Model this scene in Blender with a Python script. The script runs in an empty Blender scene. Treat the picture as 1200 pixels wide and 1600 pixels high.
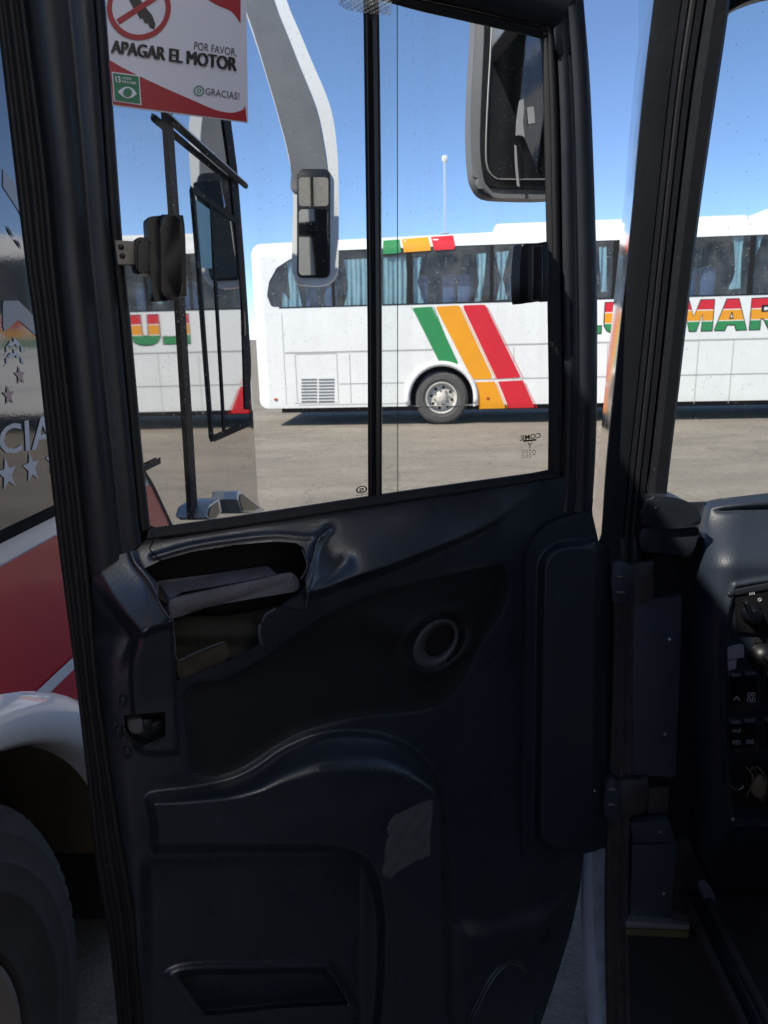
import bpy, bmesh, math, random
import numpy as np
from mathutils import Vector, Matrix
random.seed(7)
rng = np.random.default_rng(7)
SC = bpy.context.scene
COL = SC.collection

# ------------------------------------------------------------ camera, sky, sun
FPX = 1130.0
EYE = np.array([0.0, 0.0, 1.68])
_roll = math.atan(.025); _pitch = math.atan(276.6*math.cos(_roll)/FPX)
_F = np.array([0, math.cos(_pitch), -math.sin(_pitch)])
_u0 = np.array([0, math.sin(_pitch), math.cos(_pitch)]); _r0 = np.array([1.0, 0, 0])
_R = math.cos(_roll)*_r0 - math.sin(_roll)*_u0
_U = math.sin(_roll)*_r0 + math.cos(_roll)*_u0
cd = bpy.data.cameras.new('camera'); cam = bpy.data.objects.new('camera', cd); COL.objects.link(cam)
cd.sensor_fit = 'VERTICAL'; cd.sensor_height = 36.0; cd.lens = 36.0*FPX/1600.0
cd.clip_start = .02; cd.clip_end = 5000
cam.matrix_world = Matrix(((_R[0], _U[0], -_F[0], EYE[0]), (_R[1], _U[1], -_F[1], EYE[1]), (_R[2], _U[2], -_F[2], EYE[2]), (0, 0, 0, 1)))
cd.dof.use_dof = True; cd.dof.focus_distance = 1.25; cd.dof.aperture_fstop = 11
SC.camera = cam

SUN_EL = math.radians(47); SUN_AZ = math.radians(232)     # azimuth from +Y, clockwise: behind-left of the camera
w = bpy.data.worlds.new('World'); SC.world = w; w.use_nodes = True
nt = w.node_tree; bg = nt.nodes['Background']
sky = nt.nodes.new('ShaderNodeTexSky'); sky.sky_type = 'NISHITA'; sky.sun_disc = False
sky.sun_elevation = SUN_EL; sky.sun_rotation = SUN_AZ; sky.altitude = 1500; sky.air_density = .66; sky.dust_density = .0; sky.ozone_density = 3.5
nt.links.new(sky.outputs[0], bg.inputs[0]); bg.inputs[1].default_value = .15
sl = bpy.data.lights.new('sun', 'SUN'); sun = bpy.data.objects.new('sun', sl); COL.objects.link(sun)
sl.energy = 4.3; sl.angle = math.radians(.5); sl.color = (1, .94, .84)
sdir = Vector((math.sin(SUN_AZ)*math.cos(SUN_EL), math.cos(SUN_AZ)*math.cos(SUN_EL), math.sin(SUN_EL)))
sun.rotation_euler = sdir.to_track_quat('Z', 'Y').to_euler()
SC.view_settings.view_transform = 'Standard'; SC.view_settings.look = 'None'
SC.view_settings.exposure = .55; SC.view_settings.gamma = 1
SC.render.engine = 'CYCLES'
SC.cycles.max_bounces = 10; SC.cycles.transparent_max_bounces = 16; SC.cycles.glossy_bounces = 5

# ------------------------------------------------------------ geometry helpers
def ray(x, y):
    x = np.asarray(x, float)[..., None]; y = np.asarray(y, float)[..., None]
    return _F + (x-600)/FPX*_R + (800-y)/FPX*_U

class Plane:
    """A vertical (or tilted) sheet the thing stands in; at() finds a point on it, h metres off its face."""
    def __init__(s, p, n): s.p = np.array(p, float); n = np.array(n, float); s.n = n/np.linalg.norm(n)
    def at(s, x, y, h=0.0):
        d = ray(x, y); t = (((s.p-EYE)@s.n)+np.asarray(h, float))/(d@s.n)
        return EYE + d*t[..., None]

BASE = {}
def thing(name, loc, label, cat, group=None):
    o = bpy.data.objects.new(name, None); COL.objects.link(o); o.location = loc; o.empty_display_size = .1
    o['label'] = label; o['category'] = cat
    if group: o['group'] = group
    BASE[o.name] = np.array(loc, float); return o

def mesh(name, V, Fc, mat, parent=None, smooth=True, label=None, uv=None):
    b = BASE[parent.name] if parent is not None else np.zeros(3)
    V = np.asarray(V, float) - b
    me = bpy.data.meshes.new(name); me.from_pydata(V.tolist(), [], [list(map(int, f)) for f in Fc]); me.validate(); me.update()
    if smooth: me.polygons.foreach_set('use_smooth', [True]*len(me.polygons))
    o = bpy.data.objects.new(name, me); COL.objects.link(o); me.materials.append(mat)
    if parent is not None: o.parent = parent; BASE[o.name] = b
    if label: o['label'] = label
    return o

def tag(o, label, cat, group=None):
    o['label'] = label; o['category'] = cat
    if group: o['group'] = group
def structure(o): o['kind'] = 'structure'

def cr(P, n=6, closed=False):
    """Catmull-Rom resampling of a polyline"""
    P = [np.array(p, float) for p in P]; m = len(P); out = []
    rngk = range(m) if closed else range(m-1)
    for i in rngk:
        p1, p2 = P[i], P[(i+1) % m]
        p0 = P[(i-1) % m] if (closed or i > 0) else 2*p1-p2
        p3 = P[(i+2) % m] if (closed or i < m-2) else 2*p2-p1
        for k in range(n):
            t = k/n
            out.append(.5*((2*p1)+(p2-p0)*t+(2*p0-5*p1+4*p2-p3)*t*t+(3*p1-p0-3*p2+p3)*t**3))
    if not closed: out.append(P[-1])
    return np.array(out)

def sdf(Q, poly):
    """signed distance (+ inside) and nearest boundary point"""
    Q = np.asarray(Q, float); P = np.asarray(poly, float); N = len(P)
    best = np.full(len(Q), 1e18); near = np.zeros_like(Q); inside = np.zeros(len(Q), bool)
    for i in range(N):
        a = P[i]; b = P[(i+1) % N]; ab = b-a; L = ab@ab
        if L < 1e-14: continue
        t = np.clip(((Q-a)@ab)/L, 0, 1); q = a+t[:, None]*ab; d = ((Q-q)**2).sum(1)
        m = d < best; best[m] = d[m]; near[m] = q[m]
        c = ((a[1] > Q[:, 1]) != (b[1] > Q[:, 1]))
        with np.errstate(divide='ignore', invalid='ignore'):
            xi = (b[0]-a[0])*(Q[:, 1]-a[1])/(b[1]-a[1] if b[1] != a[1] else 1e-12)+a[0]
        inside ^= c & (Q[:, 0] < xi)
    d = np.sqrt(best); return np.where(inside, d, -d), near

def sd(Q, poly): return sdf(Q, poly)[0]
def ss(x, a=0.0, b=1.0):
    t = np.clip((np.asarray(x, float)-a)/(b-a), 0, 1); return t*t*(3-2*t)

def gm(name, poly, step, fn, mat, parent=None, holes=(), smooth=True, label=None, jag=False):
    """a sheet filling poly (2-D outline) with a fine grid, carried to 3-D by fn"""
    poly = np.asarray(poly, float); sx, sy = (step if isinstance(step, tuple) else (step, step))
    x0, y0 = poly.min(0)-step_(sx); x1, y1 = poly.max(0)+step_(sx)
    nx = int((x1-x0)/sx)+2; ny = int((y1-y0)/sy)+2
    X, Y = np.meshgrid(x0+np.arange(nx)*sx, y0+np.arange(ny)*sy); Q = np.stack([X.ravel(), Y.ravel()], 1)
    s, near = sdf(Q, poly); Qs = Q.copy(); ok = s > 0; lim = .71*max(sx, sy)
    if not jag:
        m = np.abs(s) < lim; Qs[m] = near[m]; ok = ok | m
    for hpoly in holes:
        s2, n2 = sdf(Q, hpoly); m = np.abs(s2) < lim
        ok &= (s2 < 0) | m
        if not jag: Qs[m] = n2[m]
        else: ok &= (s2 < 0)
    idx = np.arange(nx*ny).reshape(ny, nx)
    q = np.stack([idx[:-1, :-1], idx[:-1, 1:], idx[1:, 1:], idx[1:, :-1]], -1).reshape(-1, 4)
    good = ok[q].all(1); q = q[good]
    cen = Qs[q].mean(1)
    if len(cen):
        g = sd(cen, poly) > -1e-9
        for hpoly in holes: g &= sd(cen, hpoly) < 1e-9
        q = q[g]
    used = np.unique(q); rm = -np.ones(nx*ny, int)
    key = np.round(Qs[used]/(min(sx, sy)*1e-3)).astype(np.int64)
    _, first, inv = np.unique(key, axis=0, return_index=True, return_inverse=True)
    rm[used] = inv.ravel(); P2 = Qs[used][first]; qq = rm[q]
    a_ = P2[qq]; ar = .5*np.abs(np.sum(a_[..., 0]*np.roll(a_[..., 1], -1, 1)-np.roll(a_[..., 0], -1, 1)*a_[..., 1], axis=1))
    FF = []
    for f in qq[ar > .02*sx*sy].tolist():
        g_ = [v for k_, v in enumerate(f) if v != f[k_-1]]
        if len(set(g_)) == len(g_) and len(g_) > 2: FF.append(g_)
    u2 = sorted({v for f in FF for v in f}); r2 = {v: k_ for k_, v in enumerate(u2)}
    return mesh(name, fn(P2[u2]), [[r2[v] for v in f] for f in FF], mat, parent, smooth, label)
def step_(s): return s*1.5

def pk(plane, hf=0.0):
    """2-D picture-outline -> 3-D on a plane, optional height function"""
    def fn(Q):
        h = hf(Q) if callable(hf) else hf
        return plane.at(Q[:, 0], Q[:, 1], h)
    return fn

def loft(name, A, B, prof, plane, mat, parent, n=40, label=None, smooth=True, y_end=None):
    def rs(P):
        P = np.asarray(P, float); d = np.r_[0, np.cumsum(np.linalg.norm(np.diff(P, axis=0), axis=1))]
        t = np.linspace(0, d[-1], n); return np.stack([np.interp(t, d, P[:, k]) for k in (0, 1)], 1)
    A = rs(cr(A, 8)); B = rs(cr(B, 8)); m = len(prof); V = []
    for t, h in prof:
        P = A*(1-t)+B*t; V.append(plane.at(P[:, 0], P[:, 1], h))
    V = np.stack(V, 1).reshape(-1, 3); Fc = []
    for i in range(n-1):
        for j in range(m-1):
            a = i*m+j; Fc.append((a, a+1, a+m+1, a+m))
    return mesh(name, V, Fc, mat, parent, smooth, label)

def slab(name, poly, plane, h0, h1, mat, parent, bev=0.0, seg=2, smooth=True, label=None, fn=None):
    """solid piece: outline at height h1, straight back to h0, front edge rounded"""
    P = np.asarray(poly, float)
    front = plane.at(P[:, 0], P[:, 1], h1) if fn is None else fn(P, h1)
    back = front + (plane.n*(h0-h1))[None]
    bm = bmesh.new(); b = BASE[parent.name] if parent is not None else np.zeros(3)
    fv = [bm.verts.new(v-b) for v in front]; bv = [bm.verts.new(v-b) for v in back]
    try: bm.faces.new(fv)
    except Exception: pass
    n = len(fv)
    for i in range(n): bm.faces.new((fv[i], bv[i], bv[(i+1) % n], fv[(i+1) % n]))
    bm.faces.new(list(reversed(bv)))
    if bev > 0:
        es = [e for e in bm.edges if all(v in fv for v in e.verts)]
        bmesh.ops.bevel(bm, geom=es, offset=bev, segments=seg, profile=.5, affect='EDGES', clamp_overlap=True)
    bmesh.ops.recalc_face_normals(bm, faces=bm.faces)
    me = bpy.data.meshes.new(name); bm.to_mesh(me); bm.free(); me.materials.append(mat)
    o = bpy.data.objects.new(name, me); COL.objects.link(o)
    if smooth:
        me.polygons.foreach_set('use_smooth', [True]*len(me.polygons))
        try: me.set_sharp_from_angle(angle=math.radians(40))
        except Exception: pass
    if parent is not None: o.parent = parent; BASE[o.name] = b
    if label: o['label'] = label
    return o

def box(name, c, size, mat, parent, bev=0.0, rot=None, smooth=True, label=None, seg=2):
    bm = bmesh.new(); bmesh.ops.create_cube(bm, size=1)
    bmesh.ops.scale(bm, vec=size, verts=bm.verts)
    if bev: bmesh.ops.bevel(bm, geom=list(bm.edges), offset=bev, segments=seg, profile=.5, affect='EDGES', clamp_overlap=True)
    if rot is not None: bmesh.ops.rotate(bm, matrix=rot, verts=bm.verts, cent=(0, 0, 0))
    b = BASE[parent.name] if parent is not None else np.zeros(3)
    bmesh.ops.translate(bm, vec=Vector(np.array(c, float)-b), verts=bm.verts)
    me = bpy.data.meshes.new(name); bm.to_mesh(me); bm.free(); me.materials.append(mat)
    o = bpy.data.objects.new(name, me); COL.objects.link(o)
    if smooth and bev: me.polygons.foreach_set('use_smooth', [True]*len(me.polygons)); me.set_sharp_from_angle(angle=math.radians(40))
    if parent is not None: o.parent = parent; BASE[o.name] = b
    if label: o['label'] = label
    return o

def lathe(name, c, axis, prof, mat, parent, n=40, label=None, smooth=True):
    """prof: (radius, along axis)"""
    ax = np.array(axis, float); ax /= np.linalg.norm(ax)
    t = np.array([0, 0, 1.0]) if abs(ax[2]) < .9 else np.array([1.0, 0, 0])
    u = np.cross(ax, t); u /= np.linalg.norm(u); v = np.cross(ax, u); V = []; Fc = []
    m = len(prof)
    for i in range(n):
        a = 2*math.pi*i/n
        for r, z in prof: V.append(np.array(c)+ax*z+(u*math.cos(a)+v*math.sin(a))*r)
    for i in range(n):
        for j in range(m-1):
            a = i*m+j; b2 = ((i+1) % n)*m+j; Fc.append((a, b2, b2+1, a+1))
    o = mesh(name, V, Fc, mat, parent, smooth, label)
    try: o.data.set_sharp_from_angle(angle=math.radians(45))
    except Exception: pass
    return o

def tube(name, pts, r, mat, parent, n=8, label=None, flat=1.0):
    pts = np.array(pts, float); V = []; Fc = []; up = np.array([0.13, .2, 1.0]); m = len(pts)
    rr = r if hasattr(r, '__len__') else [r]*m
    for i, p in enumerate(pts):
        d = pts[min(i+1, m-1)]-pts[max(i-1, 0)]; d /= np.linalg.norm(d)+1e-12
        u = np.cross(d, up); u /= np.linalg.norm(u)+1e-12; v = np.cross(d, u)
        for k in range(n):
            a = 2*math.pi*k/n; V.append(p+(u*math.cos(a)+v*math.sin(a)*flat)*rr[i])
    for i in range(m-1):
        for k in range(n):
            a = i*n+k; b2 = i*n+(k+1) % n; Fc.append((a, b2, b2+n, a+n))
    Fc.append(list(range(n-1, -1, -1))); Fc.append([(m-1)*n+k for k in range(n)])
    return mesh(name, V, Fc, mat, parent, True, label)

def join(name, objs, label=None):
    """merge meshes sharing a parent into ONE part"""
    V = []; Fc = []; mats = []; mi = []; off = 0
    for o in objs:
        me = o.data; m = me.materials[0]
        if m not in mats: mats.append(m)
        V += [tuple(v.co) for v in me.vertices]
        for p in me.polygons: Fc.append([v+off for v in p.vertices]); mi.append((mats.index(m), p.use_smooth))
        off += len(me.vertices)
    par = objs[0].parent; b = BASE.get(objs[0].name, np.zeros(3))
    me = bpy.data.meshes.new(name); me.from_pydata(V, [], Fc)
    for m in mats: me.materials.append(m)
    for p, (k, s) in zip(me.polygons, mi): p.material_index = k; p.use_smooth = s
    for o in objs: bpy.data.objects.remove(o)
    o = bpy.data.objects.new(name, me); COL.objects.link(o)
    if par is not None: o.parent = par
    BASE[o.name] = b
    if label: o['label'] = label
    return o

def text_geo(body, bold=0.0, space=1.0):
    cu = bpy.data.curves.new('t', 'FONT'); cu.body = body; cu.offset = bold; cu.space_character = space; cu.resolution_u = 3
    cu.fill_mode = 'FRONT'
    ob = bpy.data.objects.new('t', cu); COL.objects.link(ob)
    dg = bpy.context.evaluated_depsgraph_get(); dg.update(); me = bpy.data.meshes.new_from_object(ob.evaluated_get(dg))
    V = np.array([tuple(v.co) for v in me.vertices]); Fc = [tuple(p.vertices) for p in me.polygons]
    bpy.data.objects.remove(ob); bpy.data.curves.remove(cu); bpy.data.meshes.remove(me)
    mn = V[:, :2].min(0); mx = V[:, :2].max(0)
    return (V[:, :2]-mn)/(mx-mn), Fc

def quad_map(c):
    """unit square -> quad corners TL,TR,BR,BL (bilinear)"""
    TL, TR, BR, BL = [np.array(p, float) for p in c]
    def f(Q):
        u = Q[:, :1]; v = Q[:, 1:2]
        return (BL*(1-u)+BR*u)*(1-v)+(TL*(1-u)+TR*u)*v
    return f
def text(name, body, corners, fn3, mat, parent, bold=0.0, mirror=False, space=1.0, label=None, shear=0.0):
    Q, Fc = text_geo(body, bold, space)
    if shear: Q = Q.copy(); Q[:, 0] = (Q[:, 0]+shear*Q[:, 1])/(1+shear)
    if mirror: Q = Q.copy(); Q[:, 0] = 1-Q[:, 0]
    return mesh(name, fn3(quad_map(corners)(Q)), Fc, mat, parent, False, label)

# ------------------------------------------------------------ materials
def nodes(name):
    m = bpy.data.materials.new(name); m.use_nodes = True; n = m.node_tree.nodes; l = m.node_tree.links
    return m, n, l, n['Principled BSDF']
def P(name, color, rough=.5, metal=0.0, bump=0.0, bscale=60, var=0.0, vscale=5, spec=.5, coat=0.0, rvar=0.0, scratch=0.0, aniso=None, ior=None, dust=0.0, dcol=(.30, .28, .25), specks=0.0):
    m, n, l, b = nodes(name)
    b.inputs['Base Color'].default_value = (*color, 1); b.inputs['Roughness'].default_value = rough
    b.inputs['Metallic'].default_value = metal; b.inputs['Specular IOR Level'].default_value = spec
    b.inputs['Coat Weight'].default_value = coat; b.inputs['Coat Roughness'].default_value = .06
    if ior: b.inputs['IOR'].default_value = ior
    tc = n.new('ShaderNodeTexCoord'); mp = n.new('ShaderNodeMapping'); l.new(tc.outputs['Object'], mp.inputs[0])
    if aniso: mp.inputs['Scale'].default_value = aniso
    colr = None
    if var > 0:
        t = n.new('ShaderNodeTexNoise'); t.inputs['Scale'].default_value = vscale; t.inputs['Detail'].default_value = 6; t.inputs['Roughness'].default_value = .62
        l.new(mp.outputs[0], t.inputs[0]); mr = n.new('ShaderNodeMapRange'); mr.inputs[1].default_value = .3; mr.inputs[2].default_value = .7
        mr.inputs[3].default_value = 1-var; mr.inputs[4].default_value = 1+var; l.new(t.outputs[0], mr.inputs[0])
        mx = n.new('ShaderNodeVectorMath'); mx.operation = 'SCALE'; mx.inputs[0].default_value = color; l.new(mr.outputs[0], mx.inputs['Scale']); colr = mx.outputs[0]
    if dust > 0:
        t = n.new('ShaderNodeTexNoise'); t.inputs['Scale'].default_value = 9; t.inputs['Detail'].default_value = 9; t.inputs['Roughness'].default_value = .7
        l.new(tc.outputs['Object'], t.inputs[0]); mr = n.new('ShaderNodeMapRange'); mr.inputs[1].default_value = .5; mr.inputs[2].default_value = .8; mr.inputs[4].default_value = dust; l.new(t.outputs[0], mr.inputs[0])
        mx = n.new('ShaderNodeMix'); mx.data_type = 'RGBA'; l.new(mr.outputs[0], mx.inputs[0])
        if colr: l.new(colr, mx.inputs[6])
        else: mx.inputs[6].default_value = (*color, 1)
        mx.inputs[7].default_value = (*dcol, 1); colr = mx.outputs[2]
    if specks > 0:
        t = n.new('ShaderNodeTexVoronoi'); t.inputs['Scale'].default_value = 60; l.new(tc.outputs['Object'], t.inputs[0])
        m1 = n.new('ShaderNodeMath'); m1.operation = 'LESS_THAN'; m1.inputs[1].default_value = .075; l.new(t.outputs['Distance'], m1.inputs[0])
        sp = n.new('ShaderNodeSeparateColor'); l.new(t.outputs['Color'], sp.inputs[0])
        m2 = n.new('ShaderNodeMath'); m2.operation = 'LESS_THAN'; m2.inputs[1].default_value = specks; l.new(sp.outputs[0], m2.inputs[0])
        m3 = n.new('ShaderNodeMath'); m3.operation = 'MULTIPLY'; l.new(m1.outputs[0], m3.inputs[0]); l.new(m2.outputs[0], m3.inputs[1])
        mx = n.new('ShaderNodeMix'); mx.data_type = 'RGBA'; l.new(m3.outputs[0], mx.inputs[0])
        if colr: l.new(colr, mx.inputs[6])
        else: mx.inputs[6].default_value = (*color, 1)
        mx.inputs[7].default_value = (*(np.array(dcol)*2.2), 1); colr = mx.outputs[2]
    if scratch > 0:
        q = n.new('ShaderNodeMapping'); q.inputs['Rotation'].default_value = (.5, .6, .3); q.inputs['Scale'].default_value = (260, 260, 9); l.new(tc.outputs['Object'], q.inputs[0])
        t = n.new('ShaderNodeTexNoise'); t.inputs['Scale'].default_value = 1; t.inputs['Detail'].default_value = 2; l.new(q.outputs[0], t.inputs[0])
        t2 = n.new('ShaderNodeTexNoise'); t2.inputs['Scale'].default_value = 11; t2.inputs['Detail'].default_value = 3; l.new(tc.outputs['Object'], t2.inputs[0])
        m4 = n.new('ShaderNodeMapRange'); m4.inputs[1].default_value = .70; m4.inputs[2].default_value = .76; m4.inputs[4].default_value = scratch; l.new(t.outputs[0], m4.inputs[0])
        m5 = n.new('ShaderNodeMapRange'); m5.inputs[1].default_value = .55; m5.inputs[2].default_value = .66; l.new(t2.outputs[0], m5.inputs[0])
        m6 = n.new('ShaderNodeMath'); m6.operation = 'MULTIPLY'; l.new(m4.outputs[0], m6.inputs[0]); l.new(m5.outputs[0], m6.inputs[1])
        mx = n.new('ShaderNodeMix'); mx.data_type = 'RGBA'; l.new(m6.outputs[0], mx.inputs[0])
        if colr: l.new(colr, mx.inputs[6])
        else: mx.inputs[6].default_value = (*color, 1)
        mx.inputs[7].default_value = (.13, .14, .16, 1); colr = mx.outputs[2]
    if colr: l.new(colr, b.inputs['Base Color'])
    if rvar > 0:
        t = n.new('ShaderNodeTexNoise'); t.inputs['Scale'].default_value = 14; t.inputs['Detail'].default_value = 8
        l.new(tc.outputs['Object'], t.inputs[0]); mr = n.new('ShaderNodeMapRange'); mr.inputs[1].default_value = .3; mr.inputs[2].default_value = .7
        mr.inputs[3].default_value = max(rough-rvar, .02); mr.inputs[4].default_value = rough+rvar; l.new(t.outputs[0], mr.inputs[0]); l.new(mr.outputs[0], b.inputs['Roughness'])
    if bump > 0:
        t = n.new('ShaderNodeTexNoise'); t.inputs['Scale'].default_value = bscale; t.inputs['Detail'].default_value = 4
        l.new(mp.outputs[0], t.inputs[0]); bu = n.new('ShaderNodeBump'); bu.inputs['Strength'].default_value = bump; bu.inputs['Distance'].default_value = .002
        l.new(t.outputs[0], bu.inputs['Height']); l.new(bu.outputs[0], b.inputs['Normal'])
    return m

def glass(name, tint=(1, 1, 1), gloss=.06, film=.03, specks=.5, sscale=160, streak=.1, fr=1.5, spk_size=.16, spk_op=.8):
    """thin window glass: see-through, Fresnel gloss, film of dust and dried water spots"""
    m, n, l, b = nodes(name); out = n['Material Output']; n.remove(b)
    tr = n.new('ShaderNodeBsdfTransparent'); tr.inputs[0].default_value = (*tint, 1)
    gl = n.new('ShaderNodeBsdfGlossy'); gl.inputs['Roughness'].default_value = .01
    fz = n.new('ShaderNodeLayerWeight'); fz.inputs[0].default_value = .5
    pw = n.new('ShaderNodeMath'); pw.operation = 'POWER'; pw.inputs[1].default_value = 5; l.new(fz.outputs['Facing'], pw.inputs[0])
    ad = n.new('ShaderNodeMath'); ad.operation = 'ADD'; ad.use_clamp = True; ad.inputs[1].default_value = gloss*.5; l.new(pw.outputs[0], ad.inputs[0])
    m1 = n.new('ShaderNodeMixShader'); l.new(ad.outputs[0], m1.inputs[0]); l.new(tr.outputs[0], m1.inputs[1]); l.new(gl.outputs[0], m1.inputs[2])
    df = n.new('ShaderNodeBsdfDiffuse'); df.inputs[0].default_value = (.85, .83, .78, 1)
    tl = n.new('ShaderNodeBsdfTranslucent'); tl.inputs[0].default_value = (.85, .83, .78, 1)
    md = n.new('ShaderNodeMixShader'); md.inputs[0].default_value = .45; l.new(df.outputs[0], md.inputs[1]); l.new(tl.outputs[0], md.inputs[2])
    tc = n.new('ShaderNodeTexCoord')
    v = n.new('ShaderNodeTexVoronoi'); v.inputs['Scale'].default_value = sscale; l.new(tc.outputs['Object'], v.inputs[0])
    sp = n.new('ShaderNodeSeparateColor'); l.new(v.outputs['Color'], sp.inputs[0])
    # patchy: more spots in some zones
    nz = n.new('ShaderNodeTexNoise'); nz.inputs['Scale'].default_value = 5; nz.inputs['Detail'].default_value = 5; l.new(tc.outputs['Object'], nz.inputs[0])
    a = n.new('ShaderNodeMath'); a.operation = 'MULTIPLY'; a.inputs[1].default_value = specks*1.6; l.new(nz.outputs[0], a.inputs[0])
    c = n.new('ShaderNodeMath'); c.operation = 'LESS_THAN'; l.new(sp.outputs[0], c.inputs[0]); l.new(a.outputs[0], c.inputs[1])
    sz = n.new('ShaderNodeMath'); sz.operation = 'MULTIPLY'; sz.inputs[1].default_value = spk_size*2; l.new(sp.outputs[1], sz.inputs[0])
    e = n.new('ShaderNodeMath'); e.operation = 'LESS_THAN'; l.new(v.outputs['Distance'], e.inputs[0]); l.new(sz.outputs[0], e.inputs[1])
    g = n.new('ShaderNodeMath'); g.operation = 'MULTIPLY'; l.new(c.outputs[0], g.inputs[0]); l.new(e.outputs[0], g.inputs[1])
    g2 = n.new('ShaderNodeMath'); g2.operation = 'MULTIPLY'; g2.inputs[1].default_value = spk_op; l.new(g.outputs[0], g2.inputs[0])
    # film: vertical wiping streaks + cloudiness
    mp = n.new('ShaderNodeMapping'); mp.inputs['Scale'].default_value = (26, 26, 1.6); l.new(tc.outputs['Object'], mp.inputs[0])
    s2 = n.new('ShaderNodeTexNoise'); s2.inputs['Scale'].default_value = 1.6; s2.inputs['Detail'].default_value = 7; l.new(mp.outputs[0], s2.inputs[0])
    r2 = n.new('ShaderNodeMapRange'); r2.inputs[1].default_value = .48; r2.inputs[2].default_value = .85; r2.inputs[3].default_value = 0; r2.inputs[4].default_value = streak; l.new(s2.outputs[0], r2.inputs[0])
    n3 = n.new('ShaderNodeTexNoise'); n3.inputs['Scale'].default_value = 3.2; n3.inputs['Detail'].default_value = 7; l.new(tc.outputs['Object'], n3.inputs[0])
    r3 = n.new('ShaderNodeMapRange'); r3.inputs[1].default_value = .35; r3.inputs[2].default_value = .75; r3.inputs[3].default_value = film*.4; r3.inputs[4].default_value = film*2; l.new(n3.outputs[0], r3.inputs[0])
    s = n.new('ShaderNodeMath'); s.operation = 'ADD'; l.new(r2.outputs[0], s.inputs[0]); l.new(r3.outputs[0], s.inputs[1])
    t = n.new('ShaderNodeMath'); t.operation = 'ADD'; t.use_clamp = True; l.new(s.outputs[0], t.inputs[0]); l.new(g2.outputs[0], t.inputs[1])
    m2 = n.new('ShaderNodeMixShader'); l.new(t.outputs[0], m2.inputs[0]); l.new(m1.outputs[0], m2.inputs[1]); l.new(md.outputs[0], m2.inputs[2])
    l.new(m2.outputs[0], out.inputs[0]); return m

M = {}
M['trim'] = P('charcoal_plastic', (.0195, .0260, .0375), .33, bump=.22, bscale=420, var=.12, vscale=7, rvar=.09, dust=.12, dcol=(.05, .055, .065), specks=.09, spec=1.0, scratch=.8)
M['frame'] = P('charcoal_paint', (.0135, .0170, .0235), .45, bump=.22, bscale=300, var=.10, rvar=.08, dust=.12, dcol=(.055, .055, .06), specks=.06, scratch=.7)
M['rubber'] = P('black_rubber', (.010, .010, .012), .62, bump=.2, bscale=120, var=.25, dust=.16, dcol=(.05, .048, .045))
M['panel'] = P('post_cover', (.055, .060, .070), .5, bump=.25, bscale=260, var=.15, dust=.2, dcol=(.05, .05, .055), specks=.05)
M['switch'] = P('switch_plastic', (.034, .038, .046), .4)
M['black'] = P('black_plastic', (.006, .0065, .008), .42, rvar=.08)
M['gloss_black'] = P('glossy_black', (.004, .005, .008), .28)
M['void'] = P('dark_cavity', (.004, .004, .004), .9)
M['brown_seal'] = P('dusty_rubber', (.062, .050, .045), .7, var=.35, vscale=18, bump=.3, bscale=90)
M['plate'] = P('grey_sheet_metal', (.13, .13, .145), .8, bump=1.0, bscale=240, var=.2, vscale=30, dust=.25, dcol=(.10, .085, .07))
M['foam'] = P('old_brown_foam', (.045, .036, .024), .9, bump=.9, bscale=110, var=.35, vscale=25)
M['olive'] = P('olive_fibre_board', (.022, .024, .016), .75, bump=.3, bscale=60, var=.25, vscale=10)
M['fibre_edge'] = P('broken_edge', (.085, .09, .11), .7, var=.2, vscale=60)
M['tape'] = P('grey_tape', (.088, .088, .100), .5, bump=.3, bscale=90, var=.12, vscale=12)
M['metal'] = P('worn_metal', (.22, .20, .18), .5, metal=.6, var=.3, vscale=60, dust=.5, dcol=(.06, .05, .04))
M['screw'] = P('screw_steel', (.55, .55, .55), .3, metal=1)
M['chrome'] = P('polished_trim', (.80, .78, .76), .12, metal=1, bump=.12, bscale=14, rvar=.06)
M['white_paint'] = P('white_body_paint', (.79, .775, .74), .32, coat=.4, var=.035, vscale=3, dust=.16, dcol=(.52, .47, .40), rvar=.1, bump=.25, bscale=1.5)
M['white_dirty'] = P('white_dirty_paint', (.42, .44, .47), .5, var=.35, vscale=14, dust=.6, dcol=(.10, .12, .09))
M['white_shade'] = P('white_gloss_paint', (.82, .82, .85), .12, coat=.7, var=.03, vscale=3)
M['red_paint'] = P('red_gloss_paint', (.55, .022, .040), .3, coat=.25, var=.05, vscale=2.5, specks=.01, dcol=(.2, .02, .02))
M['green'] = P('green_vinyl', (.03, .24, .075), .4, var=.05)
M['orange'] = P('orange_vinyl', (.80, .32, .012), .4, var=.05)
M['red'] = P('red_vinyl', (.62, .018, .030), .4, var=.05)
M['line'] = P('panel_gap', (.16, .155, .15), .8)
M['line_soft'] = P('panel_line', (.40, .39, .37), .7)
M['curtain'] = P('light_blue_curtain', (.27, .46, .52), .85, var=.1, vscale=12)
M['seat_blue'] = P('blue_seat_cover', (.05, .10, .22), .8, var=.1)
M['interior'] = P('dark_interior', (.025, .026, .03), .8)
M['tyre'] = P('dusty_tyre', (.075, .070, .066), .85, bump=.3, bscale=40, var=.2, vscale=8)
M['tyre_near'] = P('tyre_rubber', (.036, .035, .035), .85, bump=.8, bscale=60, var=.18, vscale=10)
M['rim'] = P('cream_rim', (.52, .49, .44), .5, var=.12, vscale=12, dust=.3)
M['rim_dark'] = P('dusty_hub', (.20, .18, .16), .6)
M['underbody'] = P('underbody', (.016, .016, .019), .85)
M['well'] = P('brown_wheel_well', (.12, .09, .055), .9, var=.4, vscale=6, bump=.5, bscale=30)
M['nbglass'] = P('tinted_side_glass', (.012, .013, .014), .025, spec=.9, ior=4.0)
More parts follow.
